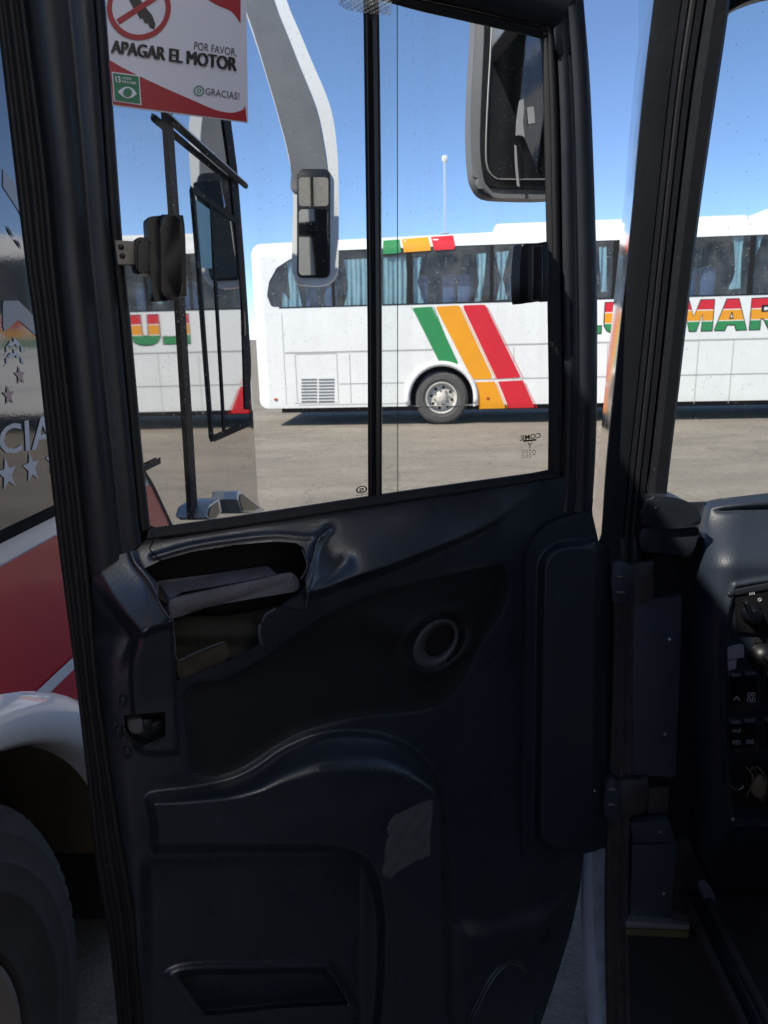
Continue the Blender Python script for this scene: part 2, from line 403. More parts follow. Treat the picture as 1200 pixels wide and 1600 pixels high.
M['film'] = P('glossy_black_film', (.045, .045, .047), .05, spec=.8, ior=1.9, bump=.02, bscale=160)
M['nbbar'] = P('black_glass_seal', (.008, .008, .010), .75, spec=.12, specks=.25, dcol=(.12, .12, .12))
M['farglass'] = glass('dusty_coach_glass', tint=(.76, .80, .82), gloss=.08, film=.085, specks=.4, sscale=26, streak=.10, spk_size=.12, spk_op=.6)
M['pane'] = glass('door_glass', tint=(.97, .985, .98), gloss=.02, film=.006, specks=.34, sscale=260, streak=.05, spk_size=.11, spk_op=.5)
M['windshield'] = glass('windshield_glass', tint=(.95, .975, .97), gloss=.045, film=.006, specks=.35, sscale=95, streak=.01, spk_size=.085, spk_op=.75)
M['clear_tape'] = glass('clear_tape', tint=(.9, .93, .95), gloss=.06, film=.30, specks=.2, sscale=100, streak=.3)
M['glass_edge'] = P('glass_edge', (.03, .05, .05), .3)
M['lensglass'] = P('mirror_glass', (.45, .47, .49), .03, metal=1, dust=.05, specks=.25, dcol=(.5, .5, .5))
M['mirror_shell'] = P('grey_mirror_shell', (.20, .205, .22), .4, bump=.1, bscale=200, var=.08)
M['mirror_white'] = P('white_mirror_shell', (.86, .86, .84), .35, coat=.2, var=.04)
M['mirror_grey'] = P('mirror_inner_plastic', (.17, .175, .185), .5, bump=.3, bscale=140, var=.15, specks=.4, dcol=(.3, .3, .3))
M['sign_white'] = P('sign_vinyl', (.76, .76, .84), .3)
M['sign_red'] = P('sign_red', (.40, .008, .022), .35)
M['sign_black'] = P('sign_ink', (.012, .012, .016), .4)
M['sign_green'] = P('sign_green', (.012, .20, .09), .4)
M['letter'] = P('silver_lettering', (.62, .63, .68), .4)
M['letter_pink'] = P('pink_star', (.50, .33, .31), .4)
M['band_grey'] = P('grey_decal', (.30, .31, .33), .35)
M['sheer'] = P('white_etch', (.75, .78, .80), .6)
M['ink'] = P('glass_print', (.01, .01, .01), .6)
M['paper'] = P('paper_label', (.34, .34, .36), .7, var=.1, vscale=90)
M['brown_floor'] = P('cab_floor', (.030, .024, .019), .7, var=.5, vscale=14, bump=.3, bscale=60)
M['yellow'] = P('yellow_edge', (.15, .13, .05), .6, var=.3, vscale=30)
M['alu'] = P('aluminium_strip', (.55, .54, .52), .4, metal=.8)
M['wire'] = P('cream_wire', (.25, .2, .11), .6)
M['wire_red'] = P('brown_wire', (.10, .05, .035), .6)
M['mark'] = P('switch_print', (.6, .61, .63), .6)
M['lamp_red'] = P('reflector', (.45, .07, .03), .3)
M['tower'] = P('tower_steel', (.45, .50, .56), .6)

# ribbed insert: fine diagonal ribs
def ribbed():
    m, n, l, b = nodes('ribbed_fabric'); b.inputs['Base Color'].default_value = (.009, .010, .0135, 1); b.inputs['Roughness'].default_value = .55
    tc = n.new('ShaderNodeTexCoord'); wv = n.new('ShaderNodeTexWave'); wv.wave_type = 'BANDS'; wv.bands_direction = 'DIAGONAL'
    mp = n.new('ShaderNodeMapping'); mp.inputs['Scale'].default_value = (1, 0, 1.3); l.new(tc.outputs['Object'], mp.inputs[0]); l.new(mp.outputs[0], wv.inputs[0])
    wv.inputs['Scale'].default_value = 118; wv.inputs['Distortion'].default_value = 0
    bu = n.new('ShaderNodeBump'); bu.inputs['Strength'].default_value = .6; bu.inputs['Distance'].default_value = .0018; l.new(wv.outputs[0], bu.inputs['Height']); l.new(bu.outputs[0], b.inputs['Normal'])
    return m
M['ribbed'] = ribbed()

# asphalt: patched, dusty, cracked
def asphalt():
    m, n, l, b = nodes('asphalt'); b.inputs['Roughness'].default_value = .88
    tc = n.new('ShaderNodeTexCoord')
    def noise(sc, det=8, mp=None, rough=.6):
        t = n.new('ShaderNodeTexNoise'); t.inputs['Scale'].default_value = sc; t.inputs['Detail'].default_value = det; t.inputs['Roughness'].default_value = rough
        if mp:
            q = n.new('ShaderNodeMapping'); q.inputs['Scale'].default_value = mp; l.new(tc.outputs['Object'], q.inputs[0]); l.new(q.outputs[0], t.inputs[0])
        else: l.new(tc.outputs['Object'], t.inputs[0])
        return t.outputs[0]
    r = n.new('ShaderNodeValToRGB'); e = r.color_ramp; e.elements[0].position = .30; e.elements[0].color = (.185, .160, .130, 1); e.elements[1].position = .68; e.elements[1].color = (.31, .265, .21, 1)
    e2 = e.elements.new(.5); e2.color = (.245, .208, .165, 1)
    l.new(noise(.9, 12, (.6, 1.3, 1), .72), r.inputs[0])
    mr = n.new('ShaderNodeMapRange'); mr.inputs[1].default_value = .3; mr.inputs[2].default_value = .7; mr.inputs[3].default_value = .72; mr.inputs[4].default_value = 1.22; l.new(noise(70, 5), mr.inputs[0])
    vm = n.new('ShaderNodeVectorMath'); vm.operation = 'SCALE'; l.new(r.outputs[0], vm.inputs[0]); l.new(mr.outputs[0], vm.inputs['Scale'])
    # cracks
    vo = n.new('ShaderNodeTexVoronoi'); vo.feature = 'DISTANCE_TO_EDGE'; vo.inputs['Scale'].default_value = .55
    wp = n.new('ShaderNodeVectorMath'); wp.operation = 'ADD'; nn = n.new('ShaderNodeTexNoise'); nn.inputs['Scale'].default_value = 2.2; nn.inputs['Detail'].default_value = 6
    l.new(tc.outputs['Object'], nn.inputs[0]); l.new(tc.outputs['Object'], wp.inputs[0]); l.new(nn.outputs['Color'], wp.inputs[1]); l.new(wp.outputs[0], vo.inputs[0])
    ck = n.new('ShaderNodeMapRange'); ck.inputs[1].default_value = 0; ck.inputs[2].default_value = .02; ck.inputs[3].default_value = .78; ck.inputs[4].default_value = 1; l.new(vo.outputs['Distance'], ck.inputs[0])
    g1 = n.new('ShaderNodeMapRange'); g1.inputs[1].default_value = .32; g1.inputs[2].default_value = .68; g1.inputs[3].default_value = .78; g1.inputs[4].default_value = 1.18; l.new(noise(13, 9, None, .75), g1.inputs[0])
    vm2 = n.new('ShaderNodeVectorMath'); vm2.operation = 'SCALE'; l.new(vm.outputs[0], vm2.inputs[0]); l.new(g1.outputs[0], vm2.inputs['Scale']); vm = vm2
    v2 = n.new('ShaderNodeVectorMath'); v2.operation = 'SCALE'; l.new(vm.outputs[0], v2.inputs[0]); l.new(ck.outputs[0], v2.inputs['Scale'])
    st = n.new('ShaderNodeMapRange'); st.inputs[1].default_value = .58; st.inputs[2].default_value = .72; st.inputs[3].default_value = 1; st.inputs[4].default_value = .60; l.new(noise(.35, 6, (.5, 1.5, 1)), st.inputs[0])
    v3 = n.new('ShaderNodeVectorMath'); v3.operation = 'SCALE'; l.new(v2.outputs[0], v3.inputs[0]); l.new(st.outputs[0], v3.inputs['Scale'])
    l.new(v3.outputs[0], b.inputs['Base Color'])
    bu = n.new('ShaderNodeBump'); bu.inputs['Strength'].default_value = .7; bu.inputs['Distance'].default_value = .01; l.new(noise(110, 4), bu.inputs['Height']); l.new(bu.outputs[0], b.inputs['Normal'])
    return m
M['asphalt'] = asphalt()

# ------------------------------------------------------------ ground
g = mesh('ground', [(-900, -900, 0), (900, -900, 0), (900, 900, 0), (-900, 900, 0)], [(0, 1, 2, 3)], M['asphalt'], None, False); structure(g)

# ============================================================ FAR COACH (across the yard)
def onground(x, y):
    d = ray(x, y); t = -EYE[2]/d[2]; return EYE+d*t
gl, gr = onground(412, 668), onground(1200, 656)
fx = (gr-gl); fx[2] = 0; fx /= np.linalg.norm(fx); fn_ = np.array([fx[1], -fx[0], 0.0]); fb = -fn_     # fb points away from the camera
FP = Plane(gl, fn_)
def far_s(x, y):
    p = FP.at(x, y); return np.array([(p-gl)@fx, p[2]])
def far_poly(pts): return np.array([far_s(x, y) for x, y in pts])
FAR_R = .26; S_END = 12.2
far = thing('coach', tuple(gl+fx*6+fb*1.25), 'white coach with green, orange and red diagonal stripes parked across the yard', 'bus')
S0 = -.10; ZT = 3.38; ZB = .36
def rr(s0, s1, z0, z1, rs):      # rounded rectangle outline, rs = radii bl, br, tr, tl
    out = []
    for (cx, cz, a0), r in zip(((s0, z0, 180), (s1, z0, 270), (s1, z1, 0), (s0, z1, 90)), rs):
        ox = cx+(r if cx == s0 else -r); oz = cz+(r if cz == z0 else -r)
        for k in range(7):
            a = math.radians(a0+90*k/6); out.append((ox+r*math.cos(a), oz+r*math.sin(a)))
    return np.array(out)
far_out = rr(S0, S_END, ZB, ZT, (.22, .3, .25, .20))
# roof rises toward the front end (air-conditioning hump line)
def far_fn(off=0.0, bulge=True):
    def f(Q):
        s = Q[:, 0]; z = Q[:, 1]; r = FAR_R
        d = np.maximum(0, (S0+r)-s); d = np.maximum(d, s-(S_END-r)); d2 = np.maximum(0, z-(ZT-r)); d3 = np.maximum(0, (ZB+.10)-z)*.5
        D = np.minimum(np.sqrt(d*d+d2*d2+d3*d3), r*.999)
        dy = r-np.sqrt(r*r-D*D)
        dy = dy + .05*np.clip((z-1.9)/1.4, 0, 1)**2
        z = z+np.clip((z-3.16)/.2, 0, 1)*.014*s
        return gl+s[:, None]*fx+(dy-off)[:, None]*fb+z[:, None]*np.array([0, 0, 1.0])
    return f
def bandz(pts):  # average z of pixel pts
    return float(np.mean([far_s(*p)[1] for p in pts]))
wz1 = bandz([(527, 398), (846, 381), (1190, 359)]); wz0 = bandz([(500, 484), (770, 470), (1190, 453)])
wl = far_poly([(417, 462), (420, 440), (432, 418), (452, 405), (480, 400)])
win_out = np.array([(11.8, wz0), (11.8, wz1), (wl[4][0], wz1)] + [tuple(p) for p in wl[3::-1]] + [(far_s(424, 482)[0], wz0+.01), (far_s(436, 486)[0], wz0)])
# wheel arch hole
wcen = np.array([far_s(690, 627)[0], .50]); arch_r = .60
arch = np.array([(wcen[0]+arch_r*math.cos(math.radians(a)), wcen[1]+arch_r*math.sin(math.radians(a))) for a in range(-10, 191, 10)] + [(wcen[0]-arch_r*.98, .2), (wcen[0]+arch_r*.98, .2)])
arch2 = arch + np.array([7.1, 0])
bs = gm('body', far_out, .055, far_fn(), M['white_paint'], far, holes=[win_out, arch, arch2])
# shell behind: rim + back wall
o3 = far_fn()(far_out); dep = 2.5
back = o3 + fb*(dep-.30); Nn = len(o3)
rim = mesh('roof_and_ends', np.vstack([o3, back]), [(i, (i+1) % Nn, Nn+(i+1) % Nn, Nn+i) for i in range(Nn)], M['white_paint'], far)
bw = mesh('far_side', back, [list(range(Nn))], M['white_paint'], far, False)
def fpt(s, z, d): return gl+s*fx+d*fb+np.array([0, 0, z])
def fbox(name, s0, s1, z0, z1, d0, d1, mat, parent=far, bev=0.0, **k):
    rot = Matrix.Rotation(math.atan2(fx[1], fx[0]), 3, 'Z')
    return box(name, fpt((s0+s1)/2, (z0+z1)/2, (d0+d1)/2), (s1-s0, d1-d0, z1-z0), mat, parent, bev, rot, **k)
fbox('interior_wall', .1, 12.3, .9, 3.2, 1.5, 1.55, M['interior'])
fbox('interior_floor', .1, 12.3, wz0-.25, wz0-.22, .3, 1.5, M['interior'])
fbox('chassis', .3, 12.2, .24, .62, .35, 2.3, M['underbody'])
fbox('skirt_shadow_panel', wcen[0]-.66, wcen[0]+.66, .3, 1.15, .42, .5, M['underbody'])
fbox('roof_hump', far_s(775, 360)[0], 8.9, 3.28, 3.60, .35, 2.0, M['white_paint'], bev=.09, seg=4)
fbox('roof_hump', 9.1, 11.6, 3.28, 3.68, .35, 2.0, M['white_paint'], bev=.1, seg=4)
# glass
glass_o = gm('side_glass', win_out, .08, far_fn(-.012), M['farglass'], far)
for px, pw in ((640, .05), (768, .03), (520, .03), (890, .03), (962, .06), (1060, .03), (1173, .05)):
    s = far_s(px, 440)[0]
    gm('window_post', [(s-pw, wz0), (s+pw, wz0), (s+pw, wz1), (s-pw, wz1)], .04, far_fn(-.005), M['void'], far)
gm('window_trim', [(wl[2][0], wz0-.025), (11.8, wz0-.025), (11.8, wz0), (wl[2][0], wz0)], .03, far_fn(.004), M['black'], far)
# curtains
def curtain(pts, amp=.025, wl_=.085):
    pp = far_poly(pts)
    def f(Q):
        s, z = Q[:, 0], Q[:, 1]
        d = .07+amp*(.6*np.sin(s*2*math.pi/wl_+.6*np.sin(z*4))+.5*np.sin(s*2*math.pi/wl_*.43+1.3+.8*np.sin(z*2.3))+.2*np.sin(s*160))+.05*np.clip((z-1.9)/1.4, 0, 1)
        return gl+s[:, None]*fx+d[:, None]*fb+z[:, None]*np.array([0, 0, 1.0])
    gm('curtain', pp, .018, f, M['curtain'], far)
curtain([(537, 405), (573, 403), (573, 481), (536, 482), (543, 450)])
curtain([(598, 402), (633, 400), (636, 430), (634, 477), (598, 479)])
curtain([(646, 402), (660, 400), (655, 425), (652, 440), (662, 474), (646, 476)])
curtain([(744, 396), (760, 394), (758, 425), (752, 470), (742, 471), (749, 440)])
curtain([(774, 393), (796, 391), (788, 425), (786, 435), (794, 467), (776, 469), (783, 435)])
curtain([(446, 408), (462, 404), (462, 440), (472, 484), (440, 485), (440, 455), (452, 470)])
curtain([(1150, 368), (1167, 367), (1162, 400), (1160, 450), (1141, 452), (1152, 425)], .012, .06)
curtain([(1178, 367), (1198, 366), (1184, 400), (1182, 430), (1180, 448), (1172, 449), (1176, 400)], .012, .06)
curtain([(938, 385), (950, 384), (950, 455), (940, 456)])
# seats
for px in (480, 512, 658, 702, 727, 812, 905, 985, 1035, 1090, 1120):
    s, z = far_s(px, 458)
    fbox('seat_back', s-.13, s+.12, 1.9, wz0+.50, .42, .92, M['seat_blue'], bev=.05)
    fbox('headrest_cover', s-.135, s+.125, wz0+.28, wz0+.515, .45, .89, M['curtain'], bev=.05)
# stripes: sheets on the paint
def farsheet(name, pts, mat, off=.004, step=.05, parent=far, label=None): return gm(name, far_poly(pts), step, far_fn(off), mat, parent, label=label, holes=[arch])
def stripe(name, a, mat, parts):
    for p in parts: farsheet(name, p, mat, .005)
stripe('green_stripe', 0, M['green'], [[(644, 481), (675, 479), (718, 572), (706, 568), (688, 569)], [(598, 377), (624, 375), (627, 395), (598, 397)]])
stripe('orange_stripe', 0, M['orange'], [[(680, 479), (717, 477), (771, 592), (738, 593)], [(741, 597), (773, 596), (790, 638), (749, 639)], [(627, 375), (669, 372), (674, 391), (631, 394)]])
stripe('red_stripe', 0, M['red'], [[(722, 477), (758, 476), (814, 590), (776, 592)], [(778, 596), (817, 594), (836, 637), (795, 638)], [(673, 372), (708, 370), (713, 389), (678, 391)]])
pin = []
for x0, x1, x2, x3, mt in ((641, 702, 0, 0, 'green'), (676.6, 720.5, 0, 0, 'green'), (719, 773, 774.6, 792, 'orange'), (760, 817, 819.5, 838.5, 'red')):
    yb = 566 if x1 == 702 else (575 if x1 == 720 else 591)
    k = (x1-x0)/(yb-478.)
    pin.append((farsheet('pinstripe', [(x0, 479), (x0+1.6, 479), (x1+1.6, yb), (x1, yb)], M[mt], .004, .02), mt))
    if x2: pin.append((farsheet('pinstripe', [(x2, 598), (x2+1.6, 598), (x3+1.6, 638), (x3, 638)], M[mt], .004, .02), mt))
# lettering in three colour bands with dark outline
def letter_mat():
    m, n, l, b = nodes('banded_lettering'); tc = n.new('ShaderNodeTexCoord'); sx = n.new('ShaderNodeSeparateXYZ'); l.new(tc.outputs['Object'], sx.inputs[0])
    r = n.new('ShaderNodeValToRGB'); r.color_ramp.interpolation = 'CONSTANT'
    zt = bandz([(1130, 468)]); zb = bandz([(1130, 516)])
    mr = n.new('ShaderNodeMapRange'); mr.inputs[1].default_value = zb; mr.inputs[2].default_value = zt; l.new(sx.outputs[2], mr.inputs[0]); l.new(mr.outputs[0], r.inputs[0])
    cs = [(0, (.03, .24, .075, 1)), (.30, (.75, .75, .72, 1)), (.325, (.80, .32, .012, 1)), (.66, (.75, .75, .72, 1)), (.69, (.62, .018, .03, 1))]
    e = r.color_ramp.elements; e[0].position = 0; e[0].color = cs[0][1]; e[1].position = cs[1][0]; e[1].color = cs[1][1]
    for p, c in cs[2:]: q = e.new(p); q.color = c
    l.new(r.outputs[0], b.inputs['Base Color']); b.inputs['Roughness'].default_value = .4
    return m
M['banded'] = letter_mat()
# far thing base z is 0 so Object Z = world Z
LT = dict(
 L=([(0, 0), (1, 0), (1, .24), (.42, .24), (.42, 1), (0, 1)], []),
 U=([(.5, -.02), (.72, .0), (.90, .09), (.99, .24), (1, .40), (1, 1), (.62, 1), (.62, .42), (.60, .30), (.5, .25), (.40, .30), (.38, .42), (.38, 1), (0, 1), (0, .40), (.01, .24), (.10, .09), (.28, .0)], []),
 X=([(0, 0), (.40, 0), (.5, .26), (.60, 0), (1, 0), (.70, .5), (1, 1), (.62, 1), (.5, .74), (.38, 1), (0, 1), (.30, .5)], []),
 M=([(0, 0), (.27, 0), (.27, .58), (.42, 0), (.58, 0), (.73, .58), (.73, 0), (1, 0), (1, 1), (.66, 1), (.5, .45), (.34, 1), (0, 1)], []),
 A=([(0, 0), (.31, 0), (.37, .18), (.63, .18), (.69, 0), (1, 0), (.68, 1), (.32, 1)], [[(.43, .36), (.57, .36), (.5, .66)]]),
 R=([(0, 0), (.32, 0), (.32, .36), (.42, .36), (.62, 0), (1, 0), (.74, .42), (.88, .52), (.94, .70), (.88, .88), (.72, .98), (.55, 1), (0, 1)], [[(.32, .56), (.52, .56), (.60, .62), (.60, .74), (.52, .79), (.32, .79)]]))
def letter_shape(ch, px0, px1, y0=468, y1=516):
    s0 = far_s(px0, (y0+y1)/2)[0]; s1 = far_s(px1, (y0+y1)/2)[0]; zt, zb = bandz([(1130, 468)]), bandz([(1130, 516)])
    out, hl = LT[ch]; m_ = lambda L: np.array([(s0+(s1-s0)*a, zb+(zt-zb)*b2) for a, b2 in L])
    o = m_(out)
    # outline: pushed outward by its normals
    nx = np.roll(o, -1, 0)-o; pv = o-np.roll(o, 1, 0)
    n1 = np.stack([nx[:, 1], -nx[:, 0]], 1); n2 = np.stack([pv[:, 1], -pv[:, 0]], 1)
    n1 /= np.linalg.norm(n1, axis=1)[:, None]; n2 /= np.linalg.norm(n2, axis=1)[:, None]; nn2 = n1+n2; nn2 /= np.maximum(np.linalg.norm(nn2, axis=1)[:, None], .5)
    o2 = o+nn2*.020
    a = gm('letter_outline', o2, .022, far_fn(.005), M['black'], far, holes=[m_(h)*.5+m_(h).mean(0)*.5 for h in hl])
    b2 = gm('letter', o, .022, far_fn(.009), M['banded'], far, holes=[m_(h) for h in hl])
    return join('lettering', [a, b2])
for ch, a, b2 in (('L', 896, 940), ('U', 945, 993), ('X', 998, 1048), ('M', 1054, 1114), ('A', 1118, 1168), ('R', 1173, 1222)):
    letter_shape(ch, a, b2)
# panel lines
def hline(x0, y0, x1, y1, wd=.009, mat='line_soft'):
    (s0, z0), (s1, z1) = far_s(x0, y0), far_s(x1, y1); z = (z0+z1)/2
    return gm('l', [(s0, z-wd), (s1, z-wd), (s1, z+wd), (s0, z+wd)], .05, far_fn(.003), M[mat], far, holes=[arch, arch2])
def vline(x, y0, y1, wd=.006, mat='line_soft'):
    s0, z0 = far_s(x, y0); s1, z1 = far_s(x, y1)
    return gm('l', [(s0-wd, z1), (s0+wd, z1), (s0+wd, z0), (s0-wd, z0)], .05, far_fn(.003), M[mat], far, holes=[arch, arch2])
ls = [hline(445, 552, 679, 546, .014), hline(755, 543, 1250, 524, .014), hline(530, 600, 632, 598), hline(744, 594, 1250, 581, .010),
      hline(468, 632, 640, 631, .006), vline(461, 553, 628), vline(526, 551, 630), vline(546, 551, 630), vline(440, 490, 632, .005), vline(803, 542, 637), vline(950, 536, 634), vline(1092, 531, 631), vline(1147, 529, 630), hline(461, 554, 526, 552, .006), hline(461, 630, 526, 629, .006), vline(883, 540, 636)]
bs = join('body', [bs]+ls)
lv = []
for k in range(8):
    y = 593+k*4.9
    for a, b2 in ((471, 495), (498, 522)): lv.append(fbox('v', far_s(a, y)[0], far_s(b2, y)[0], far_s(a, y)[1]-.011, far_s(a, y)[1]+.011, -.012, .02, M['line']))
join('engine_vent', lv)
for px, py in ((431, 624), (762, 622)): fbox('side_lamp', far_s(px-2.5, py)[0], far_s(px+2.5, py)[0], far_s(px, py)[1]-.022, far_s(px, py)[1]+.022, -.02, .02, M['lamp_red'], bev=.01)
# arch lip
for dx in (0, 7.1):
    pts = [fpt(wcen[0]+dx+.64*math.cos(math.radians(a)), .50+.64*math.sin(math.radians(a)), -.01) for a in range(-8, 189, 7)]
    tube('wheel_arch_lip', pts, .05, M['white_paint'], far, 8)
def truck_wheel(parent, c, ax, R, tyre_m, rim_m, name='wheel', wd=.28, tread=False, ri=.60):
    t = lathe(name, c, ax, [(R*ri, .0), (R*(ri+.02), .03), (R*.70, .038), (R*.71, .043), (R*.725, .043), (R*.735, .040), (R*.80, .045), (R*.81, .039), (R*.89, .036), (R*.90, .028), (R*.95, .020), (R*.985, 0), (R, -.03), (R, -wd+.03), (R*.93, -wd), (R*.55, -wd)], tyre_m, parent, 288 if tread else 72)
    if tread:
        me = t.data; m_ = 16
        for k in range(288):
            if k % 4 == 0:
                for q_ in (10, 11, 12, 13):
                    v = me.vertices[k*m_+q_].co; cc = Vector(np.array(c, float)-BASE[parent.name]); ax_ = Vector(ax)
                    rad = (v-cc); al = rad.dot(ax_)*ax_; rad = rad-al; v_ = cc+al+rad*(1-.020); me.vertices[k*m_+q_].co = v_
    r = lathe('rim', c, ax, [(R*(ri+.01), -.01), (R*ri, .022), (R*(ri-.04), .03), (R*min(.53, ri-.06), .0), (R*min(.52, ri-.07), -.06), (R*.46 if ri > .55 else R*.43, -.075), (R*.42, -.05), (R*.34, -.045), (R*.22, -.05), (R*.20, .0), (R*.17, .035), (R*.10, .045), (0.001, .047)], rim_m, t, 48)
    axn = np.array(ax, float); axn /= np.linalg.norm(axn); u = np.cross(axn, [0, 0, 1.0]); u /= np.linalg.norm(u); v = np.array([0, 0, 1.0])
    hs = []
    for k in range(8):
        a = 2*math.pi*k/8+.2; p = np.array(c)+(u*math.cos(a)+v*math.sin(a))*R*.39+axn*(-.047)
        hs.append(lathe('h', p, axn, [(.028*R/.5, .0), (.028*R/.5, .004), (.001, .004)], M['void'], t, 12))
        p2 = np.array(c)+(u*math.cos(a+.39)+v*math.sin(a+.39))*R*.28+axn*(-.045)
        hs.append(lathe('h', p2, axn, [(.018*R/.5, .0), (.016*R/.5, .03), (.001, .032)], M['rim_dark'], t, 8))
    join('rim', [r]+hs)
    return t
truck_wheel(far, fpt(wcen[0], .50, .06), fn_, .50, M['tyre'], M['rim'])
truck_wheel(far, fpt(wcen[0]+7.1, .50, .06), fn_, .50, M['tyre'], M['rim'])

# ============================================================ CAMERA MAST far off
D = 70.0
pT = EYE+ray(695, 250)*D; pB = EYE+ray(695, 360)*D; base = np.array([pB[0], pB[1], 0])
tw = thing('lattice_mast', tuple(base), 'thin pale lattice mast with white lamp head rising behind the striped coach', 'mast')
ob = []
hw = .10
for dx, dy in ((-hw, 0), (hw, 0), (0, .25)): ob.append(tube('l', [base+[dx, dy, 0], [base[0]+dx*.8, base[1]+dy, pT[2]]], .025, M['tower'], tw, 5))
z = 4.0; k = 0
while z < pT[2]-.5:
    s_ = 1 if k % 2 else -1
    ob.append(tube('l', [base+[-hw*s_, 0, z], base+[hw*s_, 0, z+.5]], .016, M['tower'], tw, 4)); z += .5; k += 1
join('mast_frame', ob)
box('lamp_head', pT+np.array([0, 0, .1]), (.55, .5, .6), M['white_paint'], tw, .15)
box('bracket', base+np.array([0, 0, pT[2]*.45+3]), (.8, .4, .12), M['tower'], tw, .02)

# ============================================================ NEIGHBOURING COACH on the left
nd = np.array([0.05315, 1.0, 0.0]); nd /= np.linalg.norm(nd); nn_ = np.array([nd[1], -nd[0], 0.0])   # outward = toward camera side
NP0 = np.array([-.75, 0, 0.0]); NP = Plane(NP0, nn_)
nb = thing('coach', (-2.0, -1.5, 0), 'red and white coach with dark glass side and star lettering, close on the left', 'bus')
def nb_s(x, y):
    p = NP.at(x, y); return np.array([(p-NP0)@nd, p[2]])
def nb_poly(pts): return np.array([nb_s(x, y) for x, y in pts])
SCN = 3.20; RC = .26
def rake(z): return np.interp(z, [.3, .9, 1.35, 2.0, 2.35, 2.8, 3.3, 3.5], [.10, .02, 0, .0, .02, .16, .6, .9])
def nb_fn(off=0.0):
    def f(Q):
        s = Q[:, 0]; z = Q[:, 1]
        d = np.maximum(0, s-SCN); th = np.minimum(d/RC, math.radians(86)); ex = np.maximum(0, d-RC*math.radians(86))
        y = np.minimum(s, SCN)+RC*np.sin(th); x = RC*(1-np.cos(th)); y = y+ex*math.cos(math.radians(86)); x = x+ex
        nx = np.cos(th); ny = np.sin(th)
        y = y-rake(z)*ss(s, 1.8, SCN); dz = np.clip((z-2.6)/1.0, 0, 1)**2*.16+np.clip((3.3-0+z-6.35)/.25, 0, 1)**2*.2
        x = x+dz
        x = x-off*nx; y = y+off*ny
        return NP0+y[:, None]*nd-x[:, None]*nn_+z[:, None]*np.array([0, 0, 1.0])
    return f
NC = (.76, .47)
AX, AZ, AC = .80, .635, .42
nb_arch = np.array([(NC[0]+.02+AX*math.cos(math.radians(a)), AC+AZ*math.sin(math.radians(a))) for a in range(0, 181, 5)]+[(NC[0]+.02-AX, .1), (NC[0]+.02+AX, .1)])
body = [(-8.5, .32), (NC[0]-.79, .32), (SCN+2.8, .30), (SCN+2.8, 3.5), (-8.5, 3.5)]
gm('body', body, .07, nb_fn(), M['white_shade'], nb, holes=[nb_arch])
# closed shell: roof and back
rs = nb_fn()(np.array([(s, 3.5) for s in np.linspace(-8.5, SCN+2.8, 40)]))
far_edge = rs - nn_*2.0
far_edge = np.array([[p[0], p[1], 3.55] for p in (rs*0+ (NP0 - nn_*2.5) + ((rs-NP0)@nd)[:, None]*nd)])
mesh('roof', np.vstack([rs, far_edge]), [(i, i+1, 41+i, 40+i) for i in range(39)], M['white_shade'], nb)
fa = NP0-nn_*2.5
mesh('far_side', [fa+nd*-8.5, fa+nd*3.2, fa+nd*3.2+[0, 0, 3.55], fa+nd*-8.5+[0, 0, 3.55]], [(0, 1, 2, 3)], M['white_shade'], nb, False)
# red band
def nbsheet(name, pts, mat, off=.004, step=.045, holes=None, parent=None, raw=False, label=None):
    return gm(name, np.array(pts) if raw else nb_poly(pts), step, nb_fn(off), mat, parent or nb, holes=[nb_arch] if holes is None else holes, label=label)
zb_ = 1.347
ra = nb_s(233, 757); rb = nb_s(262, 818); rk = (rb-ra)/(rb[1]-ra[1])
redp = [(-8.4, .40), (-8.4, 1.298), (ra[0]-.10, 1.298), tuple(ra), tuple(rb), tuple(rb+rk*(.5-rb[1])), (-1, .40)]
nbsheet('red_panel', redp, M['red_paint'], .004, .06, raw=True)
# white diagonal stripe over the wheel arch
q0 = nb_s(82, 1062); q1 = nb_s(118, 1028)
dr = (q1-q0)/np.linalg.norm(q1-q0); nrm = np.array([-dr[1], dr[0]])
nbsheet('white_stripe', [q0-dr*.1-nrm*.013, q0+dr*.55-nrm*.013, q0+dr*.55+nrm*.013, q0-dr*.1+nrm*.013], M['white_shade'], .008, .02, raw=True)
# glass: one long side pane + deep front pane, black bars between
gp = [(1.75, zb_+.012), (ra[0]-.06, zb_+.012), tuple(ra+[.008, 0]), tuple(rb+[.008, 0]), tuple(rb+rk*(.74-rb[1])+[.01, 0]), (SCN+2.6, .80), (SCN+2.6, 2.95), (1.75, 2.95)]
bar = nb_poly([(243, 180), (257, 180), (304, 812), (291, 812)])
nbsheet('side_glass', gp, M['nbglass'], .010, .06, raw=True, holes=[])
nbsheet('side_panel', [(-8.4, zb_+.012), (1.75, zb_+.012), (1.75, 2.95), (-8.4, 2.95)], M['film'], .010, .08, raw=True, holes=[], label='glossy black film over the side with grey decals')
nbsheet('upper_glass', [(-8.4, 2.985), (SCN+2.6, 2.985), (SCN+2.6, 3.38), (-8.4, 3.38)], M['nbglass'], .010, .07, raw=True, holes=[])
nbsheet('glass_seal', [(-8.4, zb_-.004), (2.03, zb_-.004), (2.03, zb_+.014), (-8.4, zb_+.014)], M['nbbar'], .016, .03, raw=True)
nbsheet('pillar_bar', [(244, 60), (254, 60), (302, 812), (292, 812)], M['nbbar'], .018, .02)
nbsheet('pillar_bar', [(349, 190), (378, 190), (386, 290), (392, 470), (384, 640), (377, 640), (372, 470)], M['nbbar'], .016, .03)
